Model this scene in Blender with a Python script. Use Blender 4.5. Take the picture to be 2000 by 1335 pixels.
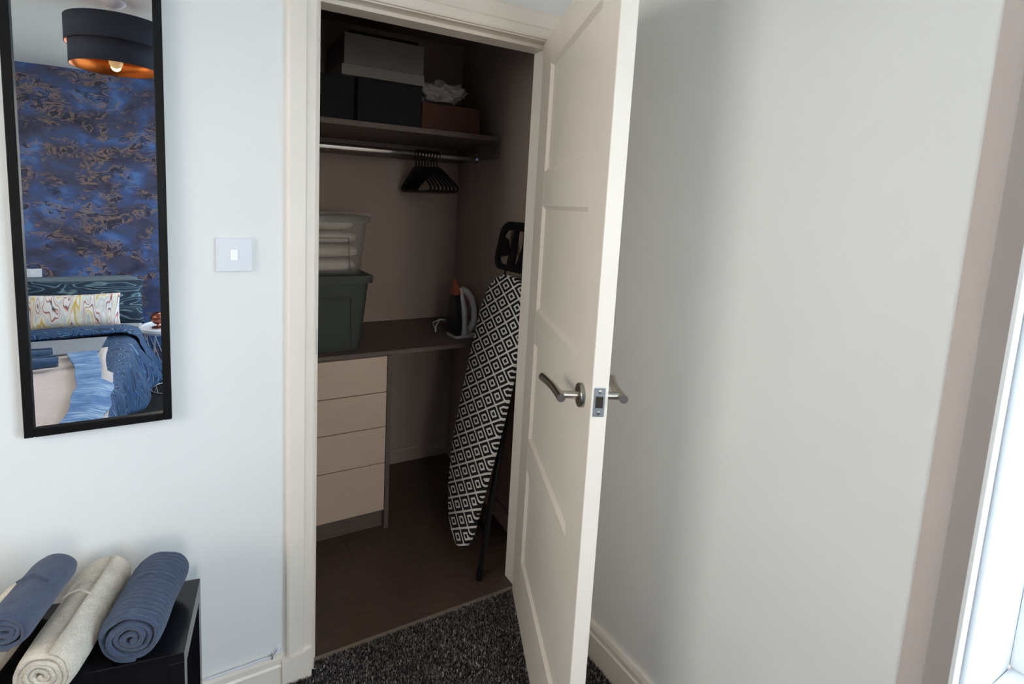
import bpy, bmesh, math, random
from math import sin, cos, pi, radians
from mathutils import Matrix, Vector, noise

random.seed(7)
for o in list(bpy.data.objects):
    bpy.data.objects.remove(o, do_unlink=True)
S = bpy.context.scene
COL = S.collection

# ------------------------------------------------------------------ camera
FPX, PPX, PPY = 1007.571, 898.134, 521.428          # focal length and principal point, 2000 x 1335 frame
cd = bpy.data.cameras.new('camera')
cd.sensor_fit = 'HORIZONTAL'
cd.sensor_width = 36.0
cd.lens = FPX * 36.0 / 2000.0
cd.shift_x = (1000.0 - PPX) / 2000.0
cd.shift_y = (PPY - 667.5) / 2000.0
cd.clip_start = 0.02
cam = bpy.data.objects.new('camera', cd)
COL.objects.link(cam)
right = Vector((0.88711289, -0.45966736, 0.04167302))
down = Vector((-0.01848989, -0.12560909, -0.99190750))
fwd = Vector((0.46118201, 0.87916340, -0.11992864))
cam.matrix_world = Matrix(((right.x, -down.x, -fwd.x, -0.31229716),
                           (right.y, -down.y, -fwd.y, -1.45620761),
                           (right.z, -down.z, -fwd.z, 1.44151333),
                           (0, 0, 0, 1)))
S.camera = cam

# ------------------------------------------------------------------ world and light
SKY = 9.0
w = bpy.data.worlds.new('overcast_sky')
S.world = w
w.use_nodes = True
bg = w.node_tree.nodes['Background']
bg.inputs[0].default_value = (1.0, 0.965, 0.91, 1)
bg.inputs[1].default_value = SKY

WY0, WY1, WZ0, WZ1 = -2.85, -1.160, 0.585, 2.18      # window opening in the right wall
VX0, VX1, VZ0, VZ1 = -0.50, 0.14, 0.85, 2.12         # unseen window behind the camera, added to explain the light from there
UY0, UY1, UZ0, UZ1 = -1.62, -0.55, 1.26, 2.16        # unseen left wall window, added and sized for light on door and right wall
def portal(loc, rot, sx, sy):
    pl = bpy.data.lights.new('window_portal', 'AREA')
    pl.shape = 'RECTANGLE'
    pl.size = sx
    pl.size_y = sy
    pl.cycles.is_portal = True
    po = bpy.data.objects.new('window_portal', pl)
    COL.objects.link(po)
    po.location = loc
    po.rotation_euler = rot
portal((1.20, (WY0 + WY1) / 2, (WZ0 + WZ1) / 2), (radians(90), 0, radians(90)), WY1 - WY0, WZ1 - WZ0)
portal((-2.44, (UY0 + UY1) / 2, (UZ0 + UZ1) / 2), (radians(90), 0, radians(-90)), UY1 - UY0, UZ1 - UZ0)
portal(((VX0 + VX1) / 2, -3.31, (VZ0 + VZ1) / 2), (radians(90), 0, 0), VX1 - VX0, VZ1 - VZ0)

S.view_settings.view_transform = 'Standard'
S.view_settings.look = 'None'
S.view_settings.exposure = 0.70
S.view_settings.gamma = 1.0
S.view_settings.use_curve_mapping = False

# ------------------------------------------------------------------ materials
def lin(c):
    return tuple((v / 12.92 if v <= 0.04045 else ((v + 0.055) / 1.055) ** 2.4) for v in [x / 255.0 for x in c])

class N:
    """tiny node helper"""
    def __init__(self, name):
        self.m = bpy.data.materials.new(name)
        self.m.use_nodes = True
        self.t = self.m.node_tree
        self.p = self.t.nodes['Principled BSDF']
    def n(self, typ, **kw):
        x = self.t.nodes.new(typ)
        for k, v in kw.items():
            setattr(x, k, v)
        return x
    def l(self, a, b):
        self.t.links.new(a, b)
    def coord(self, scale=(1, 1, 1), kind='Object', rot=(0, 0, 0)):
        c = self.n('ShaderNodeTexCoord')
        mp = self.n('ShaderNodeMapping')
        mp.inputs['Scale'].default_value = scale
        mp.inputs['Rotation'].default_value = rot
        self.l(c.outputs[kind], mp.inputs[0])
        return mp.outputs[0]
    def noise(self, vec, scale, detail=4, rough=0.55, dist=0.0):
        x = self.n('ShaderNodeTexNoise')
        x.inputs['Scale'].default_value = scale
        x.inputs['Detail'].default_value = detail
        x.inputs['Roughness'].default_value = rough
        x.inputs['Distortion'].default_value = dist
        self.l(vec, x.inputs['Vector'])
        return x
    def ramp(self, fac, stops, interp='LINEAR'):
        r = self.n('ShaderNodeValToRGB')
        r.color_ramp.interpolation = interp
        e = r.color_ramp.elements
        while len(e) < len(stops):
            e.new(0.5)
        for i, (p, c) in enumerate(stops):
            e[i].position = p
            e[i].color = tuple(c) + (1,)
        self.l(fac, r.inputs[0])
        return r.outputs[0]
    def bump(self, h, strength, dist=0.01):
        b = self.n('ShaderNodeBump')
        b.inputs['Strength'].default_value = strength
        b.inputs['Distance'].default_value = dist
        self.l(h, b.inputs['Height'])
        self.l(b.outputs[0], self.p.inputs['Normal'])
    def mix(self, fac, a, b, mode='MIX'):
        x = self.n('ShaderNodeMix', data_type='RGBA', blend_type=mode)
        for v, i in ((fac, 0), (a, 6), (b, 7)):
            if isinstance(v, (int, float)):
                x.inputs[i].default_value = v
            elif isinstance(v, tuple):
                x.inputs[i].default_value = v + (1,)
            else:
                self.l(v, x.inputs[i])
        return x.outputs[2]
    def math(self, op, a, b=None, c=None):
        x = self.n('ShaderNodeMath', operation=op)
        for i, v in enumerate((a, b, c)):
            if v is None:
                continue
            if isinstance(v, (int, float)):
                x.inputs[i].default_value = v
            else:
                self.l(v, x.inputs[i])
        return x.outputs[0]

def plain(name, rgb, rough=0.5, metal=0.0, var=0.06, scale=30, bump=0.0, bscale=200, spec=None, bdist=0.002):
    k = N(name)
    c = lin(rgb)
    v = k.coord()
    nz = k.noise(v, scale, 3)
    lo = tuple(x * (1 - var) for x in c)
    hi = tuple(min(1, x * (1 + var)) for x in c)
    k.l(k.ramp(nz.outputs[0], [(0.3, lo), (0.7, hi)]), k.p.inputs['Base Color'])
    k.p.inputs['Roughness'].default_value = rough
    k.p.inputs['Metallic'].default_value = metal
    if spec is not None:
        k.p.inputs['Specular IOR Level'].default_value = spec
    if bump:
        k.bump(k.noise(v, bscale, 2).outputs[0], bump, bdist)
    return k.m

M = {}
M['wall'] = plain('wall_paint', (240, 239, 236), 0.8, var=0.015, scale=3, bump=0.08, bscale=90, bdist=0.002)
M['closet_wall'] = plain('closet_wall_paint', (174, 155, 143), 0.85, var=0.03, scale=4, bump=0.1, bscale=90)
M['ceiling'] = plain('ceiling_paint', (230, 226, 219), 0.9, var=0.01, scale=3)
M['shadow_a'] = plain('pinkish_shadow_paint', (204, 190, 183), 0.85, var=0.02, scale=6)  # lighter step of the window frame's shadow, as colour
M['shadow_b'] = plain('greyer_shadow_paint', (183, 173, 167), 0.85, var=0.02, scale=6)  # darker step of the same shadow, as colour
M['trim'] = plain('satin_trim_paint', (247, 236, 223), 0.38, var=0.02, scale=6)
M['door'] = plain('satin_door_paint', (249, 236, 221), 0.34, var=0.02, scale=5)
M['upvc'] = plain('white_upvc', (244, 246, 248), 0.25, var=0.01, scale=5)
M['white_plastic'] = plain('white_plastic', (228, 229, 236), 0.35, var=0.01)
M['steel'] = plain('satin_steel', (186, 180, 170), 0.3, 1.0, var=0.06, scale=90)
M['zinc'] = plain('zinc_plate', (196, 204, 208), 0.35, 1.0, var=0.12, scale=120)
M['dark_gap'] = plain('latch_hollow', (70, 62, 55), 0.5, 0.6)
M['chrome'] = plain('chrome_tube', (225, 225, 228), 0.12, 1.0, var=0.02)
M['black_plastic'] = plain('black_plastic', (14, 13, 15), 0.45, var=0.1, spec=0.3)
M['black_metal'] = plain('black_lacquered_metal', (20, 20, 24), 0.35, 0.2, var=0.1)
M['mirror_frame'] = plain('black_mirror_frame', (12, 11, 12), 0.5, var=0.1, spec=0.2)
M['bench'] = plain('black_brown_laminate', (20, 19, 24), 0.22, var=0.12, scale=40, spec=0.5)
M['navy'] = plain('navy_lampshade_cotton', (44, 46, 60), 0.9, var=0.08, scale=200, bump=0.2, bscale=900, bdist=0.001)
M['copper'] = plain('copper_foil', (214, 110, 44), 0.32, 0.9, var=0.05)
M['rose_copper'] = plain('rose_copper', (150, 88, 72), 0.3, 0.9, var=0.05)
M['cord'] = plain('white_cord', (226, 226, 224), 0.5)
M['black_fabric'] = plain('black_box_fabric', (30, 29, 33), 0.9, var=0.15, scale=100, bump=0.2, bscale=700)
M['grey_card'] = plain('pale_grey_card', (126, 120, 116), 0.75, var=0.03)
M['lid_card'] = plain('grey_lid_card', (142, 135, 130), 0.75, var=0.03)
M['brown_card'] = plain('brown_cardboard', (88, 56, 42), 0.85, var=0.06, scale=25)
M['white_bag'] = plain('crinkled_white_polythene', (176, 166, 164), 0.5, var=0.06, scale=50, bump=0.4, bscale=60, bdist=0.01)
M['green_tub'] = plain('grey_green_plastic', (66, 74, 69), 0.5, var=0.05)
M['bedding'] = plain('white_quilted_bedding', (236, 226, 216), 0.9, var=0.03, scale=40, bump=0.25, bscale=60, bdist=0.006)
M['iron_white'] = plain('iron_white_plastic', (214, 208, 204), 0.4, var=0.02)
M['iron_dark'] = plain('iron_dark_soleplate', (54, 54, 66), 0.3, 0.5, var=0.05)
M['iron_orange'] = plain('iron_orange_plastic', (178, 92, 64), 0.35, var=0.06)
M['headboard'] = plain('grey_headboard_fabric', (128, 138, 148), 0.9, var=0.05, scale=200, bump=0.2, bscale=700)
M['bed_base'] = plain('charcoal_bed_base', (46, 46, 54), 0.9, var=0.1)
M['mattress'] = plain('white_mattress', (220, 220, 222), 0.9)
M['bulb'] = plain('bulb_glass', (240, 200, 140), 0.2)
kb = M['bulb'].node_tree.nodes['Principled BSDF']
kb.inputs['Emission Color'].default_value = (1.0, 0.55, 0.2, 1)
kb.inputs['Emission Strength'].default_value = 0.18
M['ground'] = plain('outside_ground', (150, 158, 160), 0.9, var=0.15, scale=0.6)

def mat_carpet():
    k = N('charcoal_carpet')
    v = k.coord()
    a = k.noise(v, 260, 3, 0.7)
    b = k.noise(v, 9, 3)
    c = k.ramp(a.outputs[0], [(0.30, lin((26, 24, 25))), (0.52, lin((62, 58, 58))), (0.72, lin((124, 116, 112)))])
    c2 = k.mix(k.math('MULTIPLY', b.outputs[0], 0.35), c, lin((40, 37, 38)))
    k.l(c2, k.p.inputs['Base Color'])
    k.p.inputs['Roughness'].default_value = 1.0
    k.p.inputs['Specular IOR Level'].default_value = 0.1
    k.bump(a.outputs[0], 0.8, 0.006)
    return k.m
M['carpet'] = mat_carpet()

def mat_tuft():
    k = N('carpet_yarn')
    oi = k.n('ShaderNodeNewGeometry')
    c = k.ramp(oi.outputs['Random Per Island'], [(0.0, lin((46, 42, 43))), (0.5, lin((92, 86, 86))), (0.8, lin((140, 132, 130))), (1.0, lin((205, 196, 188)))])
    k.l(c, k.p.inputs['Base Color'])
    k.p.inputs['Roughness'].default_value = 1.0
    k.p.inputs['Specular IOR Level'].default_value = 0.1
    return k.m
M['tuft'] = mat_tuft()

def mat_wood(name, dark, light, scale=(3, 30, 30), rough=0.5):
    k = N(name)
    v = k.coord(scale)
    a = k.noise(v, 4, 6, 0.65, 0.6)
    b = k.noise(v, 1.2, 2)
    c = k.ramp(a.outputs[0], [(0.3, lin(dark)), (0.7, lin(light))])
    k.l(k.mix(k.math('MULTIPLY', b.outputs[0], 0.4), c, lin(dark)), k.p.inputs['Base Color'])
    k.p.inputs['Roughness'].default_value = rough
    k.bump(a.outputs[0], 0.08, 0.002)
    return k.m
M['laminate'] = mat_wood('brown_laminate_plank', (78, 62, 54), (104, 84, 72), (2.0, 26, 26), 0.45)
M['grey_oak'] = mat_wood('grey_oak_board', (100, 86, 80), (128, 112, 104), (2.5, 30, 30), 0.55)
M['drawer'] = mat_wood('cashmere_drawer_front', (220, 198, 178), (230, 208, 188), (1.5, 30, 30), 0.5)
M['threshold'] = plain('beige_threshold_strip', (150, 138, 126), 0.4, 0.3, var=0.06)

def mat_mirror():
    k = N('mirror_glass')
    v = k.coord()
    nz = k.noise(v, 3, 1)
    k.l(k.ramp(nz.outputs[0], [(0.3, (0.80, 0.80, 0.79)), (0.7, (0.81, 0.81, 0.80))]), k.p.inputs['Base Color'])
    k.p.inputs['Metallic'].default_value = 1.0
    k.p.inputs['Roughness'].default_value = 0.0
    return k.m
M['mirror'] = mat_mirror()

def mat_clear(name, tint, gloss, haze=None, hazefac=0.0):
    k = N(name)
    t = k.t
    out = t.nodes['Material Output']
    tr = k.n('ShaderNodeBsdfTransparent')
    tr.inputs[0].default_value = tint + (1,)
    gl = k.n('ShaderNodeBsdfGlossy')
    gl.inputs['Roughness'].default_value = 0.08
    mx = k.n('ShaderNodeMixShader')
    mx.inputs[0].default_value = gloss
    k.l(tr.outputs[0], mx.inputs[1])
    k.l(gl.outputs[0], mx.inputs[2])
    last = mx.outputs[0]
    if haze:
        df = k.n('ShaderNodeBsdfDiffuse')
        v = k.coord()
        nz = k.noise(v, 12, 2)
        k.l(k.ramp(nz.outputs[0], [(0.2, tuple(x * 0.9 for x in haze)), (0.8, haze)]), df.inputs[0])
        m2 = k.n('ShaderNodeMixShader')
        m2.inputs[0].default_value = hazefac
        k.l(last, m2.inputs[1])
        k.l(df.outputs[0], m2.inputs[2])
        last = m2.outputs[0]
    k.l(last, out.inputs[0])
    return k.m
M['pane'] = mat_clear('added_window_pane', (0.97, 0.97, 0.96), 0.06)
M['added_tint_pane'] = mat_clear('window_pane_with_added_blue_tint', (0.75, 0.88, 1.0), 0.06)  # blue tint added to cool the daylight through the right wall window
M['clear_tub'] = mat_clear('clear_polypropylene', (0.93, 0.93, 0.92), 0.05, lin((200, 196, 190)), 0.09)

def mat_towel(name, rgb, ribs=0.0, var=0.18):
    k = N(name)
    v = k.coord()
    a = k.noise(v, 420, 3, 0.7)
    b = k.noise(v, 35, 3)
    c = lin(rgb)
    lo = tuple(x * (1 - var * 1.6) for x in c)
    hi = tuple(min(1, x * (1 + var)) for x in c)
    k.l(k.ramp(k.math('ADD', k.math('MULTIPLY', a.outputs[0], 0.6), k.math('MULTIPLY', b.outputs[0], 0.4)), [(0.36, lo), (0.62, hi)]), k.p.inputs['Base Color'])
    k.p.inputs['Roughness'].default_value = 1.0
    k.p.inputs['Specular IOR Level'].default_value = 0.1
    k.p.inputs['Sheen Weight'].default_value = 0.25
    k.bump(a.outputs[0], 0.7, 0.004)
    return k.m
M['towel_blue'] = mat_towel('slate_blue_towelling', (74, 85, 108))
M['towel_blue2'] = mat_towel('slate_blue_flat_towelling', (78, 86, 108))
M['towel_bed'] = mat_towel('denim_blue_towelling', (58, 84, 118))
M['towel_beige'] = mat_towel('oatmeal_towelling', (228, 214, 196))

def mat_board_cover():
    # concentric black and white diamonds, in the board's own plane (object coords: y across, z along)
    k = N('diamond_print_cotton')
    tc = k.n('ShaderNodeTexCoord')
    sp = k.n('ShaderNodeSeparateXYZ')
    k.l(tc.outputs['Object'], sp.inputs[0])
    A, B = 0.107, 0.070                       # full diamond width and height
    def cell(off):
        y = k.math('ADD', sp.outputs[1], off * A)
        z = k.math('ADD', sp.outputs[2], off * B)
        fy = k.math('ABSOLUTE', k.math('SUBTRACT', k.math('FRACT', k.math('DIVIDE', y, A)), 0.5))
        fz = k.math('ABSOLUTE', k.math('SUBTRACT', k.math('FRACT', k.math('DIVIDE', z, B)), 0.5))
        return k.math('MULTIPLY', k.math('ADD', fy, fz), 2.0)     # 0 centre, 1 edge
    d = k.math('MINIMUM', cell(0.0), cell(0.5))
    blk, wht = lin((14, 13, 14)), lin((226, 220, 214))
    c = k.ramp(d, [(0.0, blk), (0.25, wht), (0.49, blk), (0.87, wht)], 'CONSTANT')
    k.l(c, k.p.inputs['Base Color'])
    k.p.inputs['Roughness'].default_value = 0.9
    return k.m
M['cover'] = mat_board_cover()

def mat_wallpaper():
    k = N('blue_gold_marbled_wallpaper')
    v = k.coord((1.0, 1.0, 1.5))
    big = k.noise(v, 4.6, 4, 0.5, 0.5)
    base = k.ramp(big.outputs[0], [(0.30, lin((36, 38, 64))), (0.46, lin((64, 66, 94))), (0.56, lin((60, 82, 130))), (0.68, lin((80, 116, 172)))])
    streak = k.noise(k.coord((1.0, 1.0, 3.2)), 9.0, 5, 0.6, 1.0)
    base2 = k.mix(k.ramp(streak.outputs[0], [(0.45, (0, 0, 0)), (0.7, (0.5, 0.5, 0.5))]), base, lin((74, 70, 92)))
    msk = k.noise(v, 4.2, 3, 0.55, 1.2)
    mk = k.ramp(msk.outputs[0], [(0.47, (0, 0, 0)), (0.56, (1, 1, 1))])
    vein = k.noise(v, 8.5, 5, 0.62, 1.6)
    gold = k.math('MULTIPLY', k.ramp(vein.outputs[0], [(0.44, (0, 0, 0)), (0.485, (1, 1, 1)), (0.51, (1, 1, 1)), (0.545, (0, 0, 0))]), mk)
    dark = k.math('MULTIPLY', k.ramp(vein.outputs[0], [(0.53, (0, 0, 0)), (0.565, (1, 1, 1)), (0.60, (1, 1, 1)), (0.65, (0, 0, 0))]), mk)
    c1 = k.mix(k.math('MULTIPLY', dark, 0.85), base2, lin((26, 22, 32)))
    c2 = k.mix(k.math('MULTIPLY', gold, 0.85), c1, lin((142, 112, 90)))
    k.l(c2, k.p.inputs['Base Color'])
    k.p.inputs['Roughness'].default_value = 0.6
    return k.m
M['wallpaper'] = mat_wallpaper()

def mat_marble_cloth(name, stops, scale=5.0, dist=7.0, rot=(0, 0, 0), stretch=(1, 1, 1), detail=2.0):
    k = N(name)
    v = k.coord(stretch, 'Object', rot)
    wv = k.n('ShaderNodeTexWave')
    wv.inputs['Scale'].default_value = scale
    wv.inputs['Distortion'].default_value = dist
    wv.inputs['Detail'].default_value = detail
    wv.inputs['Detail Scale'].default_value = 0.9
    k.l(v, wv.inputs['Vector'])
    k.l(k.ramp(wv.outputs[0], [(p, lin(c)) for p, c in stops]), k.p.inputs['Base Color'])
    k.p.inputs['Roughness'].default_value = 0.85
    k.bump(k.noise(v, 25, 3).outputs[0], 0.25, 0.01)
    return k.m
def mat_swirl(name, stops, stretch, scale, bands, warp=0.5, rot=(0, 0, 0)):
    """contour-line marbling: smooth noise run through a repeating ramp"""
    k = N(name)
    v = k.coord(stretch, 'Object', rot)
    wn_ = k.noise(v, scale * 0.8, 2, 0.5)
    vm = k.n('ShaderNodeVectorMath', operation='MULTIPLY_ADD')
    k.l(wn_.outputs['Color'], vm.inputs[0])
    vm.inputs[1].default_value = (warp, warp, warp)
    k.l(v, vm.inputs[2])
    nz = k.noise(vm.outputs[0], scale, 1.5, 0.45)
    f = k.math('FRACT', k.math('MULTIPLY', nz.outputs[0], bands))
    k.l(k.ramp(f, [(p, lin(c)) for p, c in stops]), k.p.inputs['Base Color'])
    k.p.inputs['Roughness'].default_value = 0.85
    k.bump(k.noise(k.coord(), 25, 3).outputs[0], 0.25, 0.01)
    return k.m
TEAL = [(0.0, (24, 36, 52)), (0.16, (34, 52, 72)), (0.24, (112, 140, 146)), (0.30, (30, 48, 70)), (0.46, (44, 66, 92)), (0.54, (18, 28, 44)), (0.66, (40, 60, 84)), (0.74, (134, 158, 158)), (0.79, (34, 54, 78)), (1.0, (24, 36, 52))]
BLUE = [(0.0, (20, 36, 64)), (0.16, (30, 58, 98)), (0.24, (74, 110, 144)), (0.30, (28, 56, 96)), (0.46, (38, 74, 122)), (0.54, (16, 28, 50)), (0.66, (34, 66, 112)), (0.76, (104, 140, 156)), (0.80, (30, 58, 98)), (1.0, (20, 36, 64))]
M['pillow'] = mat_swirl('teal_marbled_pillowcase', TEAL, (1.0, 1.0, 4.2), 2.4, 9.0, 0.25)
M['duvet'] = mat_swirl('teal_blue_marbled_duvet', BLUE, (2.6, 4.0, 0.9), 2.2, 11.0, 0.22)
M['cushion'] = mat_swirl('bright_marbled_cushion', [(0.0, (236, 228, 222)), (0.10, (240, 232, 226)), (0.16, (216, 176, 70)), (0.24, (236, 226, 190)), (0.36, (238, 232, 228)), (0.46, (200, 206, 204)), (0.52, (236, 226, 220)), (0.60, (236, 226, 220)), (0.64, (206, 124, 96)), (0.67, (120, 76, 110)), (0.70, (238, 226, 220)), (0.86, (236, 230, 230)), (0.91, (60, 50, 60)), (0.94, (230, 170, 150)), (1.0, (236, 228, 222))], (4.2, 1.0, 1.0), 2.8, 5.0, 0.32)
M['coverlet'] = mat_towel('pink_beige_coverlet', (214, 196, 190), var=0.06)
M['coverlet_grey'] = mat_towel('grey_coverlet_band', (128, 130, 140), var=0.08)
def mat_throw():
    k = N('blue_woven_throw')
    a = k.noise(k.coord((5, 70, 5)), 2.0, 4, 0.65)
    b = k.noise(k.coord(), 6.0, 3)
    f = k.math('ADD', k.math('MULTIPLY', a.outputs[0], 0.65), k.math('MULTIPLY', b.outputs[0], 0.35))
    k.l(k.ramp(f, [(0.38, lin((66, 98, 146))), (0.5, lin((102, 138, 184))), (0.62, lin((176, 196, 218)))]), k.p.inputs['Base Color'])
    k.p.inputs['Roughness'].default_value = 0.95
    k.bump(a.outputs[0], 0.6, 0.006)
    return k.m
M['throw'] = mat_throw()

# ------------------------------------------------------------------ mesh helpers
class MB:
    def __init__(self):
        self.b = bmesh.new()
    def box(self, x0, x1, y0, y1, z0, z1, bev=0.0, seg=2, mtx=None):
        r = bmesh.ops.create_cube(self.b, size=1.0)
        vs = r['verts']
        for v in vs:
            v.co = Vector(((x0 + x1) / 2 + v.co.x * (x1 - x0), (y0 + y1) / 2 + v.co.y * (y1 - y0), (z0 + z1) / 2 + v.co.z * (z1 - z0)))
        if bev > 0:
            es = list({e for v in vs for e in v.link_edges})
            r2 = bmesh.ops.bevel(self.b, geom=es, offset=bev, segments=seg, profile=0.7, affect='EDGES')
            vs = list({v for f in r2['faces'] for v in f.verts} | {v for v in vs if v.is_valid})
        if mtx is not None:
            for v in vs:
                v.co = mtx @ v.co
        return self
    def prism(self, pts, lo, hi, axis='y', mtx=None):
        """extrude a closed 2-D outline; axis x: pts are (y,z); y: (x,z); z: (x,y)"""
        def P(a, b, c):
            p = {'x': (c, a, b), 'y': (a, c, b), 'z': (a, b, c)}[axis]
            p = Vector(p)
            return mtx @ p if mtx is not None else p
        A = [self.b.verts.new(P(a, b, lo)) for a, b in pts]
        B = [self.b.verts.new(P(a, b, hi)) for a, b in pts]
        n = len(pts)
        self.b.faces.new(A)
        self.b.faces.new(B[::-1])
        for i in range(n):
            self.b.faces.new((A[i], B[i], B[(i + 1) % n], A[(i + 1) % n]))
        return self
    def loft(self, rings, cap=True, closed=True):
        R = [[self.b.verts.new(Vector(p)) for p in r] for r in rings]
        n = len(R[0])
        for a, c in zip(R, R[1:]):
            for i in range(n if closed else n - 1):
                self.b.faces.new((a[i], c[i], c[(i + 1) % n], a[(i + 1) % n]))
        if cap:
            self.b.faces.new(R[0][::-1])
            self.b.faces.new(R[-1])
        return self
    def tube(self, path, r, n=10, cap=True, closed=False):
        pts = [Vector(p) for p in path]
        m = len(pts)
        rr = r if isinstance(r, (list, tuple)) else [r] * m
        rings = []
        up = None
        for i, p in enumerate(pts):
            if closed:
                t = (pts[(i + 1) % m] - pts[i - 1]).normalized()
            else:
                t = (pts[min(i + 1, m - 1)] - pts[max(i - 1, 0)]).normalized()
            if up is None:
                up = Vector((0, 0, 1)) if abs(t.z) < 0.9 else Vector((1, 0, 0))
            s = t.cross(up)
            if s.length < 1e-5:
                s = t.orthogonal()
            s.normalize()
            up = s.cross(t).normalized()
            rings.append([p + (s * cos(2 * pi * k / n) + up * sin(2 * pi * k / n)) * rr[i] for k in range(n)])
        if closed:
            rings.append(rings[0])
            self.loft(rings, cap=False)
            bmesh.ops.remove_doubles(self.b, verts=self.b.verts, dist=1e-6)
        else:
            self.loft(rings, cap=cap)
        return self
    def lathe(self, prof, c=(0, 0), n=40, cap=False):
        rings = [[(c[0] + r * cos(2 * pi * k / n), c[1] + r * sin(2 * pi * k / n), z) for k in range(n)] for r, z in prof]
        return self.loft(rings, cap=cap)
    def grid(self, f, nu, nv):
        G = [[self.b.verts.new(Vector(f(i / nu, j / nv))) for j in range(nv + 1)] for i in range(nu + 1)]
        for i in range(nu):
            for j in range(nv):
                self.b.faces.new((G[i][j], G[i + 1][j], G[i + 1][j + 1], G[i][j + 1]))
        return self
    def build(self, name, mat, parent=None, smooth=False, solid=0.0, sub=0, raw=False):
        b = self.b
        bmesh.ops.recalc_face_normals(b, faces=b.faces)
        me = bpy.data.meshes.new(name)
        b.to_mesh(me)
        b.free()
        me.materials.append(mat)
        if smooth:
            for p in me.polygons:
                p.use_smooth = True
            try:
                me.set_sharp_from_angle(angle=radians(40))
            except Exception:
                pass
        o = bpy.data.objects.new(name, me)
        COL.objects.link(o)
        if solid:
            sm = o.modifiers.new('solid', 'SOLIDIFY')
            sm.thickness = solid
            sm.offset = 0
        if sub:
            ss = o.modifiers.new('sub', 'SUBSURF')
            ss.levels = sub
            ss.render_levels = sub
        if parent is not None:
            o.parent = parent
            if parent.type == 'EMPTY' and not raw:
                o.matrix_parent_inverse = parent.matrix_basis.inverted()
        return o

def tag(o, label=None, cat=None, group=None, kind=None):
    if label: o['label'] = label
    if cat: o['category'] = cat
    if group: o['group'] = group
    if kind: o['kind'] = kind
    return o

def thing(name, loc, label, cat, group=None, rz=0.0, kind=None):
    o = bpy.data.objects.new(name, None)
    o.empty_display_size = 0.05
    COL.objects.link(o)
    o.location = loc
    o.rotation_euler = (0, 0, rz)
    o.matrix_basis = Matrix.Translation(Vector(loc)) @ Matrix.Rotation(rz, 4, 'Z')
    return tag(o, label, cat, group, kind)

def B(name, mat, parent, *a, bev=0.0, seg=2, smooth=False, mtx=None):
    return MB().box(*a, bev=bev, seg=seg, mtx=mtx).build(name, mat, parent, smooth)

def struct(o, label, cat='structure'):
    return tag(o, label, cat, None, 'structure')

# ------------------------------------------------------------------ room shell
OW, OH = 0.7737, 1.985            # door opening between linings
WT = 0.0975                       # partition thickness
XR = 0.8276                       # right wall face
CEIL = 2.285
YB = -3.22                        # wall behind the bed
XL = -2.35
CB = 1.11                         # closet back wall
def cwx(y): return 0.898 + 0.092 * y      # closet right wall face

struct(B('floor', M['carpet'], None, XL - .1, 1.25, YB - .1, 0.019, -0.12, 0.0), 'charcoal speckled bedroom carpet', 'floor')
struct(B('ceiling', M['ceiling'], None, XL - .1, 1.25, YB - .1, CB + .1, CEIL, CEIL + .1), 'plain white ceiling over bedroom and closet', 'ceiling')
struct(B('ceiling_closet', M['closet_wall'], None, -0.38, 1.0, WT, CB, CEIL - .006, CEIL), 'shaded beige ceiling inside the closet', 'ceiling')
m = MB()
m.box(XL - .1, -0.012, 0, WT, 0, CEIL)
m.box(-0.012, OW + 0.012, 0, WT, OH + 0.02, CEIL)
m.box(OW + 0.012, 1.05, 0, WT, 0, CEIL)
struct(m.build('wall_front', M['wall']), 'white painted wall around the closet doorway, mirror hanging on it', 'wall')
m = MB()
m.prism([(XR, 0.0), (1.25, 0.0), (1.25, WY1), (XR, WY1)], 0, CEIL, 'z')
m.box(XR, 1.25, YB - .1, WY0, 0, CEIL)
m.box(XR, 1.25, WY0, WY1, 0, WZ0)
m.box(XR, 1.25, WY0, WY1, WZ1, CEIL)
wr = struct(m.build('wall_right', M['wall']), 'plain pale wall beside the open door, holding the window', 'wall')
B('painted_shadow_strip', M['shadow_a'], wr, XR - .0018, XR + .01, -1.1205, -1.0860, 0.12, CEIL)  # window frame's two-step shadow on the wall, painted as two strips
B('painted_shadow_strip', M['shadow_b'], wr, XR - .0030, XR + .01, -1.1600, -1.1205, 0.12, CEIL)
m = MB()
m.box(XL - .1, XL, UY1, 0.0, 0, CEIL)
m.box(XL - .1, XL, YB, UY0, 0, CEIL)
m.box(XL - .1, XL, UY0, UY1, 0, UZ0)
m.box(XL - .1, XL, UY0, UY1, UZ1, CEIL)
struct(m.build('wall_left', M['wall']), 'white painted wall beyond the bed side', 'wall')
m = MB()
m.box(XL - .1, VX0, YB - .1, YB, 0, CEIL)
m.box(VX1, XR, YB - .1, YB, 0, CEIL)
m.box(VX0, VX1, YB - .1, YB, 0, VZ0)
m.box(VX0, VX1, YB - .1, YB, VZ1, CEIL)
struct(m.build('wall_back', M['wallpaper']), 'feature wall in blue and gold marbled wallpaper', 'wall')
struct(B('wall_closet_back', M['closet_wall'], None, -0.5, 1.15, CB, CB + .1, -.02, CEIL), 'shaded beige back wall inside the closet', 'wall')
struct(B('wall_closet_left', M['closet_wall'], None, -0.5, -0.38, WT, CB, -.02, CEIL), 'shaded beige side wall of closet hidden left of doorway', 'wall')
m = MB()
m.prism([(cwx(WT), WT), (1.15, WT), (1.15, CB), (cwx(CB), CB)], -0.02, CEIL, 'z')
struct(m.build('wall_closet_right', M['closet_wall']), 'shaded beige side wall of closet behind the ironing board', 'wall')

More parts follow.
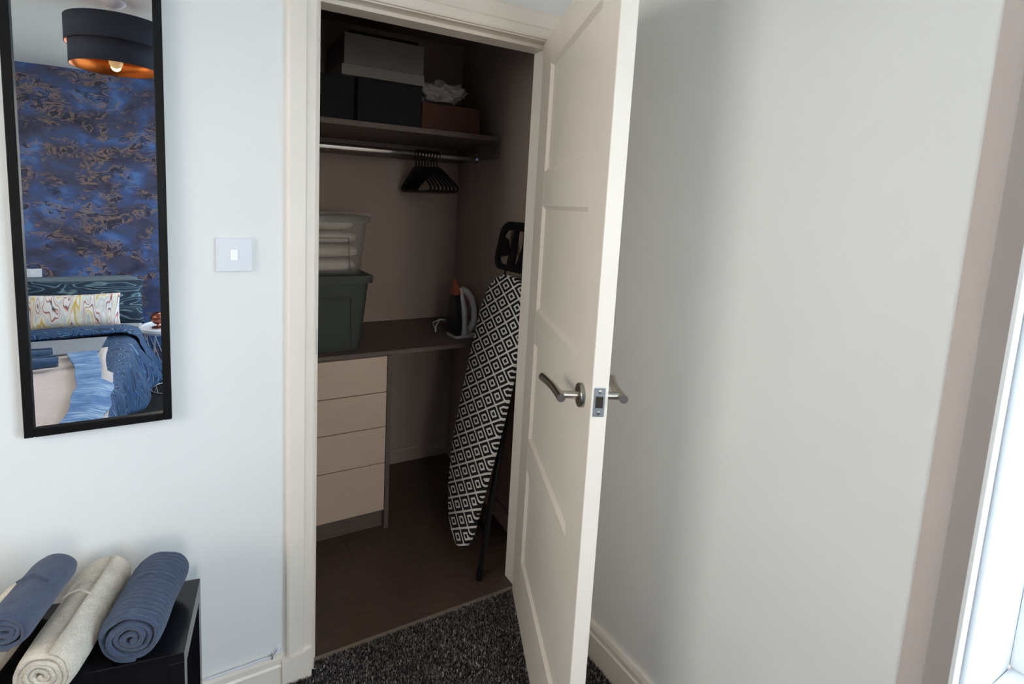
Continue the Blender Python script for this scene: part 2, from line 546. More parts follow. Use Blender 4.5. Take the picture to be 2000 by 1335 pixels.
# closet floor, laid with laminate planks
cf = struct(B('floor_closet', M['dark_gap'], None, -0.38, 1.0, 0.019, CB, -0.12, -0.012), 'brown laminate plank floor inside the closet', 'floor')
pw = 0.178
row = 0
y = 0.034
while y < CB - 0.01:
    y1 = min(y + pw, CB)
    xj = -0.375 + (0.37 * ((row * 2) % 3) + 0.25)
    xs = [-0.378, xj, min(xj + 1.2, cwx(y) - 0.002)] if xj < 0.9 else [-0.378, cwx(y) - 0.002]
    for xa, xb in zip(xs, xs[1:]):
        if xb - xa > 0.02:
            B('plank', M['laminate'], cf, xa + .0006, xb - .0006, y + .0006, y1 - .0006, -0.012, 0.0)
    y = y1
    row += 1
struct(B('trim_threshold', M['threshold'], None, 0.0, OW, 0.019, 0.0335, -0.004, 0.006, bev=0.002), 'beige threshold strip between carpet and laminate', 'trim')

# door lining with rebated stop
dl = thing('trim_lining', (0, 0, 0), 'cream painted door lining with stop around closet doorway', 'trim', kind='structure')
B('left_jamb', M['trim'], dl, -0.012, 0.0, -0.001, WT, 0, OH + 0.02)
B('right_jamb', M['trim'], dl, OW, OW + 0.012, -0.001, WT, 0, OH + 0.02)
B('head_jamb', M['trim'], dl, -0.012, OW + 0.012, -0.001, WT, OH, OH + 0.02)
B('door_stop', M['trim'], dl, 0.0, 0.012, 0.037, WT + .002, 0, OH, bev=0.0015)
B('door_stop', M['trim'], dl, OW - 0.012, OW, 0.037, WT + .002, 0, OH, bev=0.0015)
B('door_stop', M['trim'], dl, 0.012, OW - 0.012, 0.037, WT + .002, OH - 0.012, OH, bev=0.0015)
sk = B('strike_plate', M['zinc'], dl, -0.0016, 0.001, -0.003, 0.022, 1.0, 1.075, bev=0.0005)

# architrave: stepped profile mitred on three sides
def arch_profile():
    # (distance from opening edge outward, projection from wall)
    return [(-0.006, 0.0), (-0.006, 0.010), (0.0, 0.0125), (0.022, 0.014), (0.026, 0.018), (0.067, 0.020), (0.073, 0.017), (0.075, 0.0)]
AO = 0.010
prof = arch_profile()
def arch_side(x_open, sgn, zb, zt_open, wmax=1.0):
    r0, r1 = [], []
    for dd, pr in prof:
        q = min(dd, wmax) + AO
        r0.append((x_open - sgn * q, -pr, zb))
        r1.append((x_open - sgn * q, -pr, zt_open + q))
    return MB().loft([r0, r1])
ar = thing('trim_architrave', (0, 0, 0), 'cream moulded architrave framing the closet doorway', 'trim', kind='structure')
arch_side(0.0, 1, 0.086, OH).build('side_architrave', M['trim'], ar)
arch_side(OW, -1, 0.0, OH, 0.043).build('side_architrave', M['trim'], ar)
r0 = [(0.0 - (dd + AO), -pr, OH + dd + AO) for dd, pr in prof]
r1 = [(OW + min(dd, .043) + AO, -pr, OH + dd + AO) for dd, pr in prof]
MB().loft([r0, r1]).build('head_architrave', M['trim'], ar)
m = MB()
m.prism([(-0.0965, 0), (-0.0115, 0), (-0.0115, 0.0905), (-0.0265, 0.0905), (-0.0965, 0.0805)], -0.0245, 0.0, 'y')
m.build('plinth_block', M['trim'], ar)

# skirting boards
def skirt_prof(h=0.095, t=0.016):
    return [(0, 0), (t, 0), (t, h - 0.034), (t - 0.004, h - 0.028), (t - 0.004, h - 0.012), (t - 0.008, h), (0, h)]
m = MB()
m.loft([[(-0.0965, -a, b) for a, b in skirt_prof()], [(XL, -a, b) for a, b in skirt_prof()]])
struct(m.build('baseboard_front', M['trim']), 'white skirting board below the mirror and switch', 'baseboard')
m = MB()
m.loft([[(XR - a, -0.001, b) for a, b in skirt_prof(0.12, 0.02)], [(XR - a, YB, b) for a, b in skirt_prof(0.12, 0.02)]])
struct(m.build('baseboard_right', M['trim']), 'cream skirting board along the wall behind the door', 'baseboard')
m = MB()
m.loft([[(-0.38, CB - a, b) for a, b in skirt_prof(0.08, 0.014)], [(cwx(CB), CB - a, b) for a, b in skirt_prof(0.08, 0.014)]])
struct(m.build('baseboard_closet_back', M['closet_wall']), 'skirting at the back of the closet under worktop', 'baseboard')
m = MB()
m.loft([[(cwx(WT) - a, WT + .002, b) for a, b in skirt_prof(0.08, 0.014)], [(cwx(CB) - a, CB - .015, b) for a, b in skirt_prof(0.08, 0.014)]])
struct(m.build('baseboard_closet_right', M['closet_wall']), 'skirting inside the closet behind ironing board legs', 'baseboard')

# ------------------------------------------------------------------ window
wn = thing('window_1', (1.10, (WY0 + WY1) / 2, WZ0), 'white plastic framed window set deep in the right wall', 'window', kind='structure')
FX0, FX1 = 1.050, 1.115
B('corner_bead', M['upvc'], wn, 0.8055, 0.832, WY1 - 0.0035, WY1 + 0.0025, WZ0 - .01, WZ1 + .01, bev=0.0015)
B('jamb_lining', M['upvc'], wn, 0.838, FX0 + .01, WY1 - 0.0095, WY1 - .001, WZ0, WZ1)
B('jamb_lining', M['upvc'], wn, 0.838, FX0 + .01, WY0 + .001, WY0 + 0.0095, WZ0, WZ1)
B('head_lining', M['upvc'], wn, 0.838, FX0 + .01, WY0 + .0095, WY1 - .0095, WZ1 - .009, WZ1 - .001)
B('window_sill', M['upvc'], wn, 0.80, FX0 + .01, WY0 + .001, WY1 - .010, WZ0, WZ0 + 0.03, bev=0.006)
def frame(name, vert, a0, a1, b0, b1, z0, z1, t, mat, par):
    """four frame members; vert=True: plane x = const (a: x range, b: y range), else plane y = const (a: y range, b: x range)"""
    for c0, c1, d0, d1 in ((b0, b0 + t, z0, z1), (b1 - t, b1, z0, z1), (b0 + t, b1 - t, z0, z0 + t), (b0 + t, b1 - t, z1 - t, z1)):
        if vert:
            B(name, mat, par, a0, a1, c0, c1, d0, d1, bev=0.004)
        else:
            B(name, mat, par, c0, c1, a0, a1, d0, d1, bev=0.004)
ya_, yb_, za_, zb_ = WY0 + .0095, WY1 - .0095, WZ0 + .03, WZ1 - .009
frame('outer_frame', True, FX0, FX1, ya_, yb_, za_, zb_, 0.04, M['upvc'], wn)
B('mullion', M['upvc'], wn, FX0, FX1, -1.98, -1.92, za_ + .04, zb_ - .04, bev=0.004)
for p, q in ((ya_ + .04, -1.98), (-1.92, yb_ - .04)):
    frame('sash', True, FX0 + .008, FX1 + .01, p, q, za_ + .04, zb_ - .04, 0.055, M['upvc'], wn)
    frame('gasket', True, FX1 - .030, FX1 - .022, p + .05, q - .05, za_ + .09, zb_ - .09, 0.009, M['black_plastic'], wn)
    B('pane', M['added_tint_pane'], wn, FX1 - 0.022, FX1 - 0.016, p + .05, q - .05, za_ + .09, zb_ - .09)
w2 = thing('added_window_2', ((VX0 + VX1) / 2, YB, VZ0), 'unseen white framed window added in the wallpapered wall for its light', 'window', kind='structure')
frame('outer_frame', False, YB - .08, YB - .03, VX0, VX1, VZ0, VZ1, 0.05, M['upvc'], w2)  # frame, mullion and panes of the added window
B('mullion', M['upvc'], w2, (VX0 + VX1) / 2 - .03, (VX0 + VX1) / 2 + .03, YB - .08, YB - .03, VZ0 + .05, VZ1 - .05, bev=0.004)
for p, q in ((VX0 + .05, (VX0 + VX1) / 2 - .03), ((VX0 + VX1) / 2 + .03, VX1 - .05)):
    B('pane', M['pane'], w2, p, q, YB - .058, YB - .052, VZ0 + .05, VZ1 - .05)
B('window_sill', M['upvc'], w2, VX0 - .03, VX1 + .03, YB - .03, YB + .06, VZ0 - .02, VZ0, bev=0.006)
w3 = thing('added_window_3', (XL, (UY0 + UY1) / 2, UZ0), 'unseen white framed window added in the left wall for fill light', 'window', kind='structure')
frame('outer_frame', True, XL - .08, XL - .03, UY0, UY1, UZ0, UZ1, 0.05, M['upvc'], w3)  # frame, mullion and panes of the added window
B('mullion', M['upvc'], w3, XL - .08, XL - .03, (UY0 + UY1) / 2 - .03, (UY0 + UY1) / 2 + .03, UZ0 + .05, UZ1 - .05, bev=0.004)
for p, q in ((UY0 + .05, (UY0 + UY1) / 2 - .03), ((UY0 + UY1) / 2 + .03, UY1 - .05)):
    B('pane', M['pane'], w3, XL - .058, XL - .052, p, q, UZ0 + .05, UZ1 - .05)
B('window_sill', M['upvc'], w3, XL - .03, XL + .06, UY0 - .03, UY1 + .03, UZ0 - .02, UZ0, bev=0.006)
struct(B('ground_outside', M['ground'], None, -30, 40, -40, 30, -2.6, -2.5), 'grey paved ground outside below the window', 'ground')

# ------------------------------------------------------------------ door
DA = 1.1315
dv = Vector((-cos(DA), -sin(DA), 0))
nv = Vector((-sin(DA), cos(DA), 0))
hg = Vector((0.7717, 0.0, 0.006))
DM = Matrix(((dv.x, nv.x, 0, hg.x), (dv.y, nv.y, 0, hg.y), (0, 0, 1, hg.z), (0, 0, 0, 1)))   # local: x along width, y through thickness (0 back, .035 visible face), z up
DW, DH, DT = 0.7677, 1.975, 0.035
door = thing('door_1', tuple(hg), 'cream four panel shaker door standing open into the bedroom', 'door', kind='structure')
ST0, ST1 = 0.138, 0.6467
rails = [(0.0, 0.213), (0.555, 0.663), (0.995, 1.103), (1.4425, 1.5495), (1.880, DH)]
B('stile', M['door'], door, 0.0, ST0, 0, DT, 0, DH, bev=0.0012, seg=1, mtx=DM)
B('stile', M['door'], door, ST1, DW, 0, DT, 0, DH, bev=0.0012, seg=1, mtx=DM)
for a, b in rails:
    B('rail', M['door'], door, ST0, ST1, 0.0003, DT - .0003, a, b, mtx=DM)
for (a0, a1), (b0, b1) in zip(rails, rails[1:]):
    m = MB()
    lo, hi = a1, b0
    for s, yy in ((1, DT), (-1, 0.0)):
        d = 0.009 * s
        bv = 0.011
        O = [(ST0, lo), (ST1, lo), (ST1, hi), (ST0, hi)]
        I = [(ST0 + bv, lo + bv), (ST1 - bv, lo + bv), (ST1 - bv, hi - bv), (ST0 + bv, hi - bv)]
        vo = [m.b.verts.new(DM @ Vector((p, yy - 0.0008 * s, q))) for p, q in O]
        vi = [m.b.verts.new(DM @ Vector((p, yy - d, q))) for p, q in I]
        m.b.faces.new(vi)
        for i in range(4):
            m.b.faces.new((vo[i], vo[(i + 1) % 4], vi[(i + 1) % 4], vi[i]))
    m.build('panel', M['door'], door)
# handles
HZ = 1.040 - hg.z
HS = 0.703
for s in (1, -1):
    y0 = DT if s > 0 else 0.0
    def L(x, t, z): return DM @ Vector((x, y0 + s * t, z))
    m = MB()
    rr = 0.0265
    rings = []
    for r, t in ((rr, -0.001), (rr, 0.0075), (rr - 0.0015, 0.0095), (0.012, 0.0098)):
        rings.append([L(HS + r * cos(2 * pi * k / 36), t, HZ + r * sin(2 * pi * k / 36)) for k in range(36)])
    m.loft(rings)
    rose = m.build('handle_rose', M['steel'], door, True)
    m = MB()
    m.tube([L(HS, 0.008, HZ), L(HS, 0.030, HZ), L(HS, 0.052, HZ)], 0.0088, 20)
    m.build('handle_neck', M['steel'], rose, True)
    m = MB()
    pts = []
    for k in range(25):
        q = k / 24
        x = HS + 0.020 - 0.128 * q
        t = 0.051 + 0.016 * q ** 2.4
        z = HZ - 0.001 + 0.004 * q
        pts.append(L(x, t, z))
    m.tube(pts, 0.0094, 20)
    tag(m.build('handle_lever', M['steel'], door, True), 'satin steel lever handle')
# latch on the leading edge
lp = B('latch_plate', M['zinc'], door, DW - 0.0005, DW + 0.0014, 0.0065, 0.0300, 1.012, 1.074, bev=0.0006, seg=1, mtx=DM)
B('latch_hollow', M['dark_gap'], lp, DW + 0.0012, DW + 0.0018, 0.0105, 0.0262, 1.031, 1.056, mtx=DM)
m = MB()
m.prism([(DW + .001, 0.0125), (DW + .009, 0.0130), (DW + .001, 0.0240)], 1.034, 1.053, 'z', DM)
m.build('latch_bolt', M['dark_gap'], lp)
for zz in (1.0205, 1.0655):
    m = MB()
    rings = [[DM @ Vector((DW + t, 0.018 + r * cos(2 * pi * k / 16), zz + r * sin(2 * pi * k / 16))) for k in range(16)] for r, t in ((0.0042, 0.001), (0.0042, 0.0019), (0.0016, 0.0024))]
    m.loft(rings)
    m.build('screw', M['steel'], lp, True)
for zz in (0.2, 1.0, 1.75):
    m = MB()
    m.tube([hg + Vector((0.006, -0.004, zz - 0.05)), hg + Vector((0.006, -0.004, zz + 0.05))], 0.005, 10)
    m.build('hinge', M['steel'], door, True)

# ================================================================== bedroom side, in direct view
# ---- wall mirror
MX0, MX1, MZ0, MZ1 = -0.657, -0.3635, 0.8735, 2.075
mir = thing('wall_mirror', ((MX0 + MX1) / 2, -0.012, MZ0), 'tall narrow black framed wall mirror reflecting the bed', 'mirror')
ft = 0.0185
def rail_bar(x0, x1, z0, z1):
    return MB().box(x0, x1, -0.0225, -0.002, z0, z1, bev=0.0015, seg=1)
rail_bar(MX0, MX0 + ft, MZ0, MZ1).build('frame_side', M['mirror_frame'], mir)
rail_bar(MX1 - ft, MX1, MZ0, MZ1).build('frame_side', M['mirror_frame'], mir)
rail_bar(MX0 + ft, MX1 - ft, MZ0, MZ0 + ft).build('frame_bottom', M['mirror_frame'], mir)
rail_bar(MX0 + ft, MX1 - ft, MZ1 - ft, MZ1).build('frame_top', M['mirror_frame'], mir)
B('mirror_glass', M['mirror'], mir, MX0 + ft - .003, MX1 - ft + .003, -0.012, -0.006, MZ0 + ft - .003, MZ1 - ft + .003)

# ---- light switch
SX, SZ = -0.2144, 1.2883
sw = thing('light_switch', (SX, 0, SZ), 'square white light switch beside the mirror', 'switch')
B('plate', M['white_plastic'], sw, SX - .043, SX + .043, -0.0085, 0.0, SZ - .043, SZ + .043, bev=0.0018)
m = MB()
m.prism([(-0.0085, SZ - .0135), (-0.0128, SZ - .0135), (-0.0098, SZ + .0135), (-0.0085, SZ + .0135)], SX - .0085, SX + .0085, 'x')
m.build('rocker', M['upvc'], sw)

# ---- cable along the skirting with its clip
cb = thing('skirting_cable', (-0.125, -0.012, 0.09), 'thin white cable lying along the skirting top by doorway', 'cable')
m = MB()
pts = [(-0.30 + 0.18 * k / 14, -0.0095 - 0.001 * sin(k), 0.0985 + 0.0006 * sin(k * 1.3)) for k in range(15)]
pts += [(-0.113, -0.012, 0.104), (-0.106, -0.010, 0.112), (-0.102, -0.004, 0.118), (-0.102, 0.0, 0.118)]
m.tube(pts, 0.0028, 8)
m.build('cable_run', M['white_plastic'], cb, True)
m = MB()
rings = [[(-0.106 + r * cos(2 * pi * k / 20), -t, 0.113 + r * sin(2 * pi * k / 20)) for k in range(20)] for r, t in ((0.0105, 0.0), (0.0105, 0.003), (0.006, 0.005))]
m.loft(rings)
m.build('wall_grommet', M['white_plastic'], cb, True)
B('cable_clip', M['steel'], cb, -0.125, -0.122, -0.015, -0.002, 0.093, 0.1045)

# ---- low bench with towels
BZ = 0.47
BD, BLEN = 0.229, 0.60
bx0, bx1, by0, by1 = -0.3075 - BLEN, -0.3075, -0.0945 - BD, -0.0945
BM = Matrix.Translation((bx1, by1, 0)) @ Matrix.Rotation(radians(-8.6), 4, 'Z') @ Matrix.Translation((-bx1, -by1, 0))
bench = thing('low_bench', tuple(BM @ Vector(((bx0 + bx1) / 2, (by0 + by1) / 2, 0))), 'low black bench by the wall carrying rolled towels', 'bench')
B('bench_top', M['bench'], bench, bx0, bx1, by0, by1, BZ - .022, BZ, bev=0.001, seg=1, mtx=BM)
B('apron', M['bench'], bench, bx0 + .03, bx1 - .03, by0 + .001, by0 + .019, BZ - .085, BZ - .022, mtx=BM)
B('apron', M['bench'], bench, bx0 + .03, bx1 - .03, by1 - .019, by1 - .001, BZ - .085, BZ - .022, mtx=BM)
for xa, xb in ((bx1 - .03, bx1), (bx0, bx0 + .03)):
    for ya, yb in ((by0, by0 + .03), (by1 - .03, by1)):
        B('leg', M['bench'], bench, xa, xb, ya, yb, 0.0, BZ - .022, bev=0.001, seg=1, mtx=BM)
    B('end_rail', M['bench'], bench, xa, xb, by0 + .03, by1 - .03, BZ - .045, BZ - .022, mtx=BM)

def towel(name, label, mat, cf_, cb_, rx, rz, turns=4.2, ribs=0, seed=0, start=0.0, group=None, loop=True, sgn=1):
    """a rolled towel: a spiral sheet from front centre cf_ to back centre cb_"""
    cf_, cb_ = Vector(cf_), Vector(cb_)
    ax = (cb_ - cf_)
    Ln = ax.length
    ax.normalize()
    side = ax.cross(Vector((0, 0, 1))).normalized()
    up = side.cross(ax).normalized()
    t = thing(name, tuple((cf_ + cb_) / 2 - up * rz), label, 'towel', group)
    pitch = 1.0 / (turns + 0.6)
    th = 0.80 * pitch * min(rx, rz)
    def f(u, v):
        a = u * turns * 2 * pi
        rad = pitch * 0.6 + u * (1 - pitch * 0.6)
        rx_, rz_ = (rx - th / 2), (rz - th / 2)
        ang = start + sgn * a
        p = cf_ + ax * (v * Ln)
        nz = noise.noise(Vector((cos(ang) * 1.7 + seed, sin(ang) * 1.7, v * 3.0 + rad * 2)))
        wob = 1 + 0.09 * nz * u + 0.26 * (1 - u) * noise.noise(Vector((cos(ang) * 1.3 + seed * 1.7, sin(ang) * 1.3, 7.7))) - 0.05 * sin(2 * ang + seed) * (1 - u)
        endsoft = 1 - 0.10 * u * (max(0, (0.10 - min(v, 1 - v)) / 0.10) ** 2)
        inner = (1 - u) * 0.020 * noise.noise(Vector((a * 0.22, seed * 3.1, v)))
        rib = 0.0
        if ribs and u > (turns - 1.05) / turns:
            rib = 0.0019 * sin(v * Ln * 2 * pi / ribs)
        zz = rz_ * rad * wob * endsoft
        # flat underside
        s_, c_ = sin(ang), cos(ang)
        vz = s_ * zz
        if vz < 0:
            vz *= 0.90
        stagger = 0.012 * noise.noise(Vector((a * 0.35 + seed, 2.2, 0.5))) * (0.3 if v < 0.5 else 1)
        return p + side * (c_ * (rx_ * rad * wob * endsoft + rib)) + up * (vz + rib * s_ + inner) + ax * stagger * (1 if v < 0.5 else -1) * (1 - min(v, 1 - v) * 2)
    nvv = 120 if ribs else 40
    m = MB()
    m.grid(f, int(turns * 30), nvv)
    body = m.build('rolled_cloth', mat, t, True, solid=th)
    if loop:
        m = MB()
        c0 = cf_ + ax * Ln * 0.52 + up * rz * 1.0
        m.tube([c0 + side * -0.028 + up * -0.006, c0 + side * -0.014 + up * 0.003, c0 + up * 0.0045 + ax * 0.006, c0 + side * 0.014 + up * 0.002, c0 + side * 0.03 + up * -0.008], 0.0022, 8)
        m.build('hanging_loop', mat, t, True)
    return t
TG = None
def endang(turns, a):            # start angle that leaves the loose edge at angle a
    return a - turns * 2 * pi
towel('rolled_towel', 'ribbed slate blue rolled towel next to the bench end', M['towel_blue'], (-0.438, -0.312, BZ + .060), (-0.384, -0.110, BZ + .060), 0.066, 0.060, 4.0, ribs=0.0125, seed=3, start=endang(4.0, -1.45))
towel('rolled_towel', 'oatmeal rolled towel between two slate blue towels', M['towel_beige'], (-0.578, -0.338, BZ + .058), (-0.505, -0.075, BZ + .058), 0.058, 0.058, 4.6, seed=11, start=endang(4.6, 1.25))
towel('rolled_towel', 'slate blue rolled towel stacked on top of oatmeal towels', M['towel_blue2'], (-0.636, -0.312, BZ + .145), (-0.586, -0.135, BZ + .143), 0.050, 0.042, 3.6, seed=23, start=endang(3.6, -1.4))
towel('rolled_towel', 'oatmeal rolled towel farthest from bench end, under blue towel', M['towel_beige'], (-0.712, -0.292, BZ + .050), (-0.648, -0.062, BZ + .050), 0.056, 0.050, 4.2, seed=31, start=endang(4.2, -1.2))

# ================================================================== closet contents
# ---- fitted drawer unit
yd = 0.570
du = thing('drawer_unit', (0.12, 0.84, 0), 'fitted unit of four cashmere drawers under the closet worktop', 'drawers')
B('side_panel', M['grey_oak'], du, 0.4235, 0.4435, yd, CB - .02, 0.0, 0.793, bev=0.0008, seg=1)
B('side_panel', M['grey_oak'], du, -0.20, -0.18, yd, CB - .02, 0.0, 0.793, bev=0.0008, seg=1)
B('carcass_back', M['grey_oak'], du, -0.18, 0.4235, CB - .034, CB - .02, 0.0, 0.793)
B('plinth', M['grey_oak'], du, -0.18, 0.4235, yd + .03, yd + .046, 0.0, 0.088)
for z0, z1 in ((0.0915, 0.3095), (0.3130, 0.4745), (0.4780, 0.6300), (0.6335, 0.7900)):
    dr = B('drawer', M['drawer'], du, -0.177, 0.4205, yd - .001, yd + .018, z0, z1, bev=0.0012, seg=1)
    B('drawer_box', M['grey_oak'], dr, -0.165, 0.408, yd + .018, yd + .42, z0 + .012, z1 - .02)
# ---- worktop
tag(B('worktop', M['grey_oak'], None, -0.378, 0.943, yd - .004, CB - .001, 0.7945, 0.813, bev=0.001, seg=1), 'grey oak worktop across the closet carrying tubs and iron', 'worktop')

# ---- shelf with cleats
SZT = 1.755
sh = thing('closet_shelf', (0.3, 0.85, SZT), 'grey oak shelf high in the closet carrying boxes', 'shelf')
m = MB()
m.prism([(-0.378, 0.60), (cwx(0.60) - .001, 0.60), (cwx(CB) - .001, CB - .001), (-0.378, CB - .001)], SZT - .021, SZT, 'z')
m.build('shelf_board', M['grey_oak'], sh)
m = MB()
m.prism([(cwx(0.61) - .0185, 0.61), (cwx(0.61) - .001, 0.61), (cwx(CB) - .001, CB - .001), (cwx(CB) - .0185, CB - .001)], SZT - .092, SZT - .021, 'z')
m.build('side_cleat', M['grey_oak'], sh)
B('back_cleat', M['grey_oak'], sh, -0.378, cwx(CB) - .02, CB - .019, CB - .001, SZT - .092, SZT - .021)

# ---- clothes rail
ry_, rz_ = 0.82, 1.670
cr = thing('clothes_rail', (0.3, ry_, rz_), 'chrome clothes rail fixed under the closet shelf', 'clothes rail')
m = MB()
rings = [[(x, ry_ + 0.0075 * cos(2 * pi * k / 20), rz_ + 0.0145 * sin(2 * pi * k / 20)) for k in range(20)] for x in (-0.377, cwx(ry_) - .020)]
m.loft(rings)
m.build('tube', M['chrome'], cr, True)
m = MB()
rings = [[(x, ry_ + r * cos(2 * pi * k / 20), rz_ + 1.3 * r * sin(2 * pi * k / 20)) for k in range(20)] for x, r in ((cwx(ry_) - .0195, .018), (cwx(ry_) - .026, .018), (cwx(ry_) - .026, .012))]
m.loft(rings)
m.build('end_socket', M['chrome'], cr, True)

# ---- hangers
def hanger_meshes():
    # local: hook crown at origin hangs on the rail; plane x = 0, arms along y
    a = MB()
    hook = [(0, 0.024 * cos(t) - 0.0, 0.024 * sin(t) - 0.0065) for t in [pi * 1.12 - (pi * 1.30) * k / 12 for k in range(13)]]
    # down to the neck
    hook = [(0, p[1], p[2]) for p in hook]
    hook += [(0, 0.012, -0.026), (0, 0.002, -0.036), (0, 0.0, -0.062)]
    a.tube(hook, 0.0032, 8)
    b = MB()
    W = 0.198
    loop = [(0, 0, -0.060), (0, 0.03, -0.064), (0, 0.09, -0.093), (0, 0.16, -0.130), (0, W, -0.152), (0, W + .004, -0.164), (0, W - .012, -0.172),
            (0, 0.10, -0.174), (0, 0, -0.174), (0, -0.10, -0.174), (0, -W + .012, -0.172), (0, -W - .004, -0.164), (0, -W, -0.152), (0, -0.16, -0.130), (0, -0.09, -0.093), (0, -0.03, -0.064)]
    b.tube(loop, 0.0052, 8, closed=True)
    return a, b
h0 = thing('clothes_hanger', (0, 0, 0), 'black plastic clothes hanger hanging empty on the closet rail', 'hanger', 'black hangers on the closet rail')
ha, hb = hanger_meshes()
hk = ha.build('hook', M['black_plastic'], h0, True, raw=True)
hl = hb.build('arms', M['black_plastic'], h0, True, raw=True)
for i in range(8):
    if i == 0:
        r = h0
    else:
        r = h0.copy(); COL.objects.link(r)
        for ch in (hk, hl):
            c_ = ch.copy(); COL.objects.link(c_); c_.parent = r
    r.location = (0.628 + 0.0155 * i, ry_, rz_ - 0.0005)
    r.rotation_euler = (0, 0, radians([-3, -2.2, -1.2, 0, 0.9, 1.8, 2.8, 3.8][i]))

# ---- things on the shelf
bb = thing('storage_box', (0.43, 0.80, SZT), 'black fabric storage box holding up the pale grey box', 'box')
def soft_box(par, x0, x1, y0, y1, z0, z1, mat):
    B('box_body', mat, par, x0, x1, y0, y1, z0, z1, bev=0.006)
    B('rim', mat, par, x0 - .002, x1 + .002, y0 - .002, y1 + .002, z1 - .012, z1, bev=0.003)
    B('grip', mat, par, (x0 + x1) / 2 - .05, (x0 + x1) / 2 + .05, y0 - .004, y0, z1 - .07, z1 - .05, bev=0.002)
soft_box(bb, 0.292, 0.571, 0.640, 0.98, SZT, 1.934, M['black_fabric'])
bb2 = thing('storage_box', (0.10, 0.80, SZT), 'black fabric storage box half hidden beside the door jamb', 'box')
soft_box(bb2, -0.02, 0.282, 0.652, 0.98, SZT, 1.930, M['black_fabric'])
B('paper_tag', M['cord'], bb, 0.358, 0.400, 0.628, 0.642, SZT + .0005, SZT + .004)

gb = thing('lidded_box', (0.40, 0.78, 1.934), 'pale grey card box upside down on its wider lid', 'box')
B('box_body', M['grey_card'], gb, 0.236, 0.577, 0.645, 0.93, 1.960, 2.096, bev=0.002)
B('lid', M['lid_card'], gb, 0.226, 0.580, 0.640, 0.935, 1.9345, 1.976, bev=0.002)
tag(B('black_folder', M['black_plastic'], None, 0.262, 0.556, 0.66, 0.90, 2.0965, 2.113, bev=0.002), 'thin black folder lying on top of the pale grey box', 'folder')

cbx = thing('cardboard_box', (0.72, 0.78, SZT), 'brown cardboard box at the shelf end under white bag', 'box')
B('box_body', M['brown_card'], cbx, 0.578, 0.862, 0.648, 0.93, SZT, 1.872, bev=0.0015)
m = MB(); m.prism([(0.648, 1.872), (0.652, 1.872), (0.792, 1.882), (0.788, 1.886)], 0.579, 0.861, 'x'); m.build('flap', M['brown_card'], cbx)
m = MB(); m.prism([(0.93, 1.872), (0.926, 1.872), (0.793, 1.880), (0.797, 1.884)], 0.579, 0.861, 'x'); m.build('flap', M['brown_card'], cbx)

def bag():
    m = MB()
    def f(u, v):
        th, ph = u * 2 * pi, v * pi
        d = Vector((cos(th) * sin(ph), sin(th) * sin(ph), -cos(ph)))
        p = Vector((d.x * 0.115, d.y * 0.09, d.z * 0.045))
        n1 = noise.noise(d * 2.2) * 0.024 + noise.noise(d * 5.5) * 0.012 + abs(noise.noise(d * 11)) * 0.008
        p += d * n1
        # two peaked corners
        p.z += 0.030 * max(0, d.x) ** 3 + 0.034 * max(0, -d.x) ** 4
        p.z = max(p.z, -0.040)
        return (0.702 + p.x, 0.735 + p.y, 1.928 + p.z)
    m.grid(f, 56, 30)
    bmesh.ops.remove_doubles(m.b, verts=m.b.verts, dist=1e-5)
    return m
tag(bag().build('plastic_bag', M['white_bag'], None, True), 'crumpled white plastic bag on the cardboard box', 'bag')

# ---- tubs on the worktop
def tub(par, x0, x1, y0, y1, z0, z1, tap, mat, wall=0.0025, panel=True):
    """open tapered tub with rim, rounded corners"""
    def ring(o, z, rad=0.03, n=6):
        xa, xb, ya, yb = x0 - o, x1 + o, y0 - o, y1 + o
        r = []
        for cx, cy, a0 in ((xb - rad, yb - rad, 0), (xa + rad, yb - rad, 90), (xa + rad, ya + rad, 180), (xb - rad, ya + rad, 270)):
            for k in range(n + 1):
                a = radians(a0 + 90 * k / n)
                r.append((cx + rad * cos(a), cy + rad * sin(a), z))
        return r
    m = MB()
    m.loft([ring(-tap, z0), ring(-tap * 0.2 - .001, z1 - .03), ring(-wall, z1)], cap=False)
    lo = ring(-tap, z0)
    m.b.faces.new([m.b.verts.new(Vector(p)) for p in lo])
    bmesh.ops.remove_doubles(m.b, verts=m.b.verts, dist=1e-6)
    body = m.build('tub_body', mat, par, True, solid=wall)
    m = MB()
    m.loft([ring(0.0, z1 - .026), ring(0.008, z1 - .026), ring(0.009, z1), ring(-wall, z1)], cap=False)
    m.build('rim', mat, par, True, solid=wall)
    if panel:
        # recessed front panel outline and corner ribs
        xm0, xm1 = x0 + 0.075, x1 - 0.075
        def yf(z): return y0 + tap * (1 - (z - z0) / (z1 - z0))
        for (xa, za), (xb, zb) in (((xm1, z0 + .01), (xm1 - .01, z1 - .09)), ((xm1 - .01, z1 - .09), (xm0 + .01, z1 - .09)), ((xm0 + .01, z1 - .09), (xm0, z0 + .01))):
            m = MB()
            m.tube([(xa, yf(za) - .001, za), ((xa + xb) / 2, yf((za + zb) / 2) - .001, (za + zb) / 2), (xb, yf(zb) - .001, zb)], 0.0035, 8)
            m.build('moulded_rib', mat, body, True)
    return ring
gt = thing('storage_tub', (0.14, 0.78, 0.813), 'grey green plastic storage tub on the worktop', 'tub')
tub(gt, -0.085, 0.354, 0.600, 0.93, 0.8135, 1.130, 0.030, M['green_tub'])
B('tub_lid', M['green_tub'], gt, -0.092, 0.360, 0.594, 0.936, 1.1205, 1.1345, bev=0.004)
ct = thing('clear_tub', (0.14, 0.78, 1.135), 'clear plastic tub of white bedding stacked on green tub', 'tub')
tub(ct, -0.070, 0.342, 0.606, 0.92, 1.136, 1.378, 0.022, M['clear_tub'], panel=True)
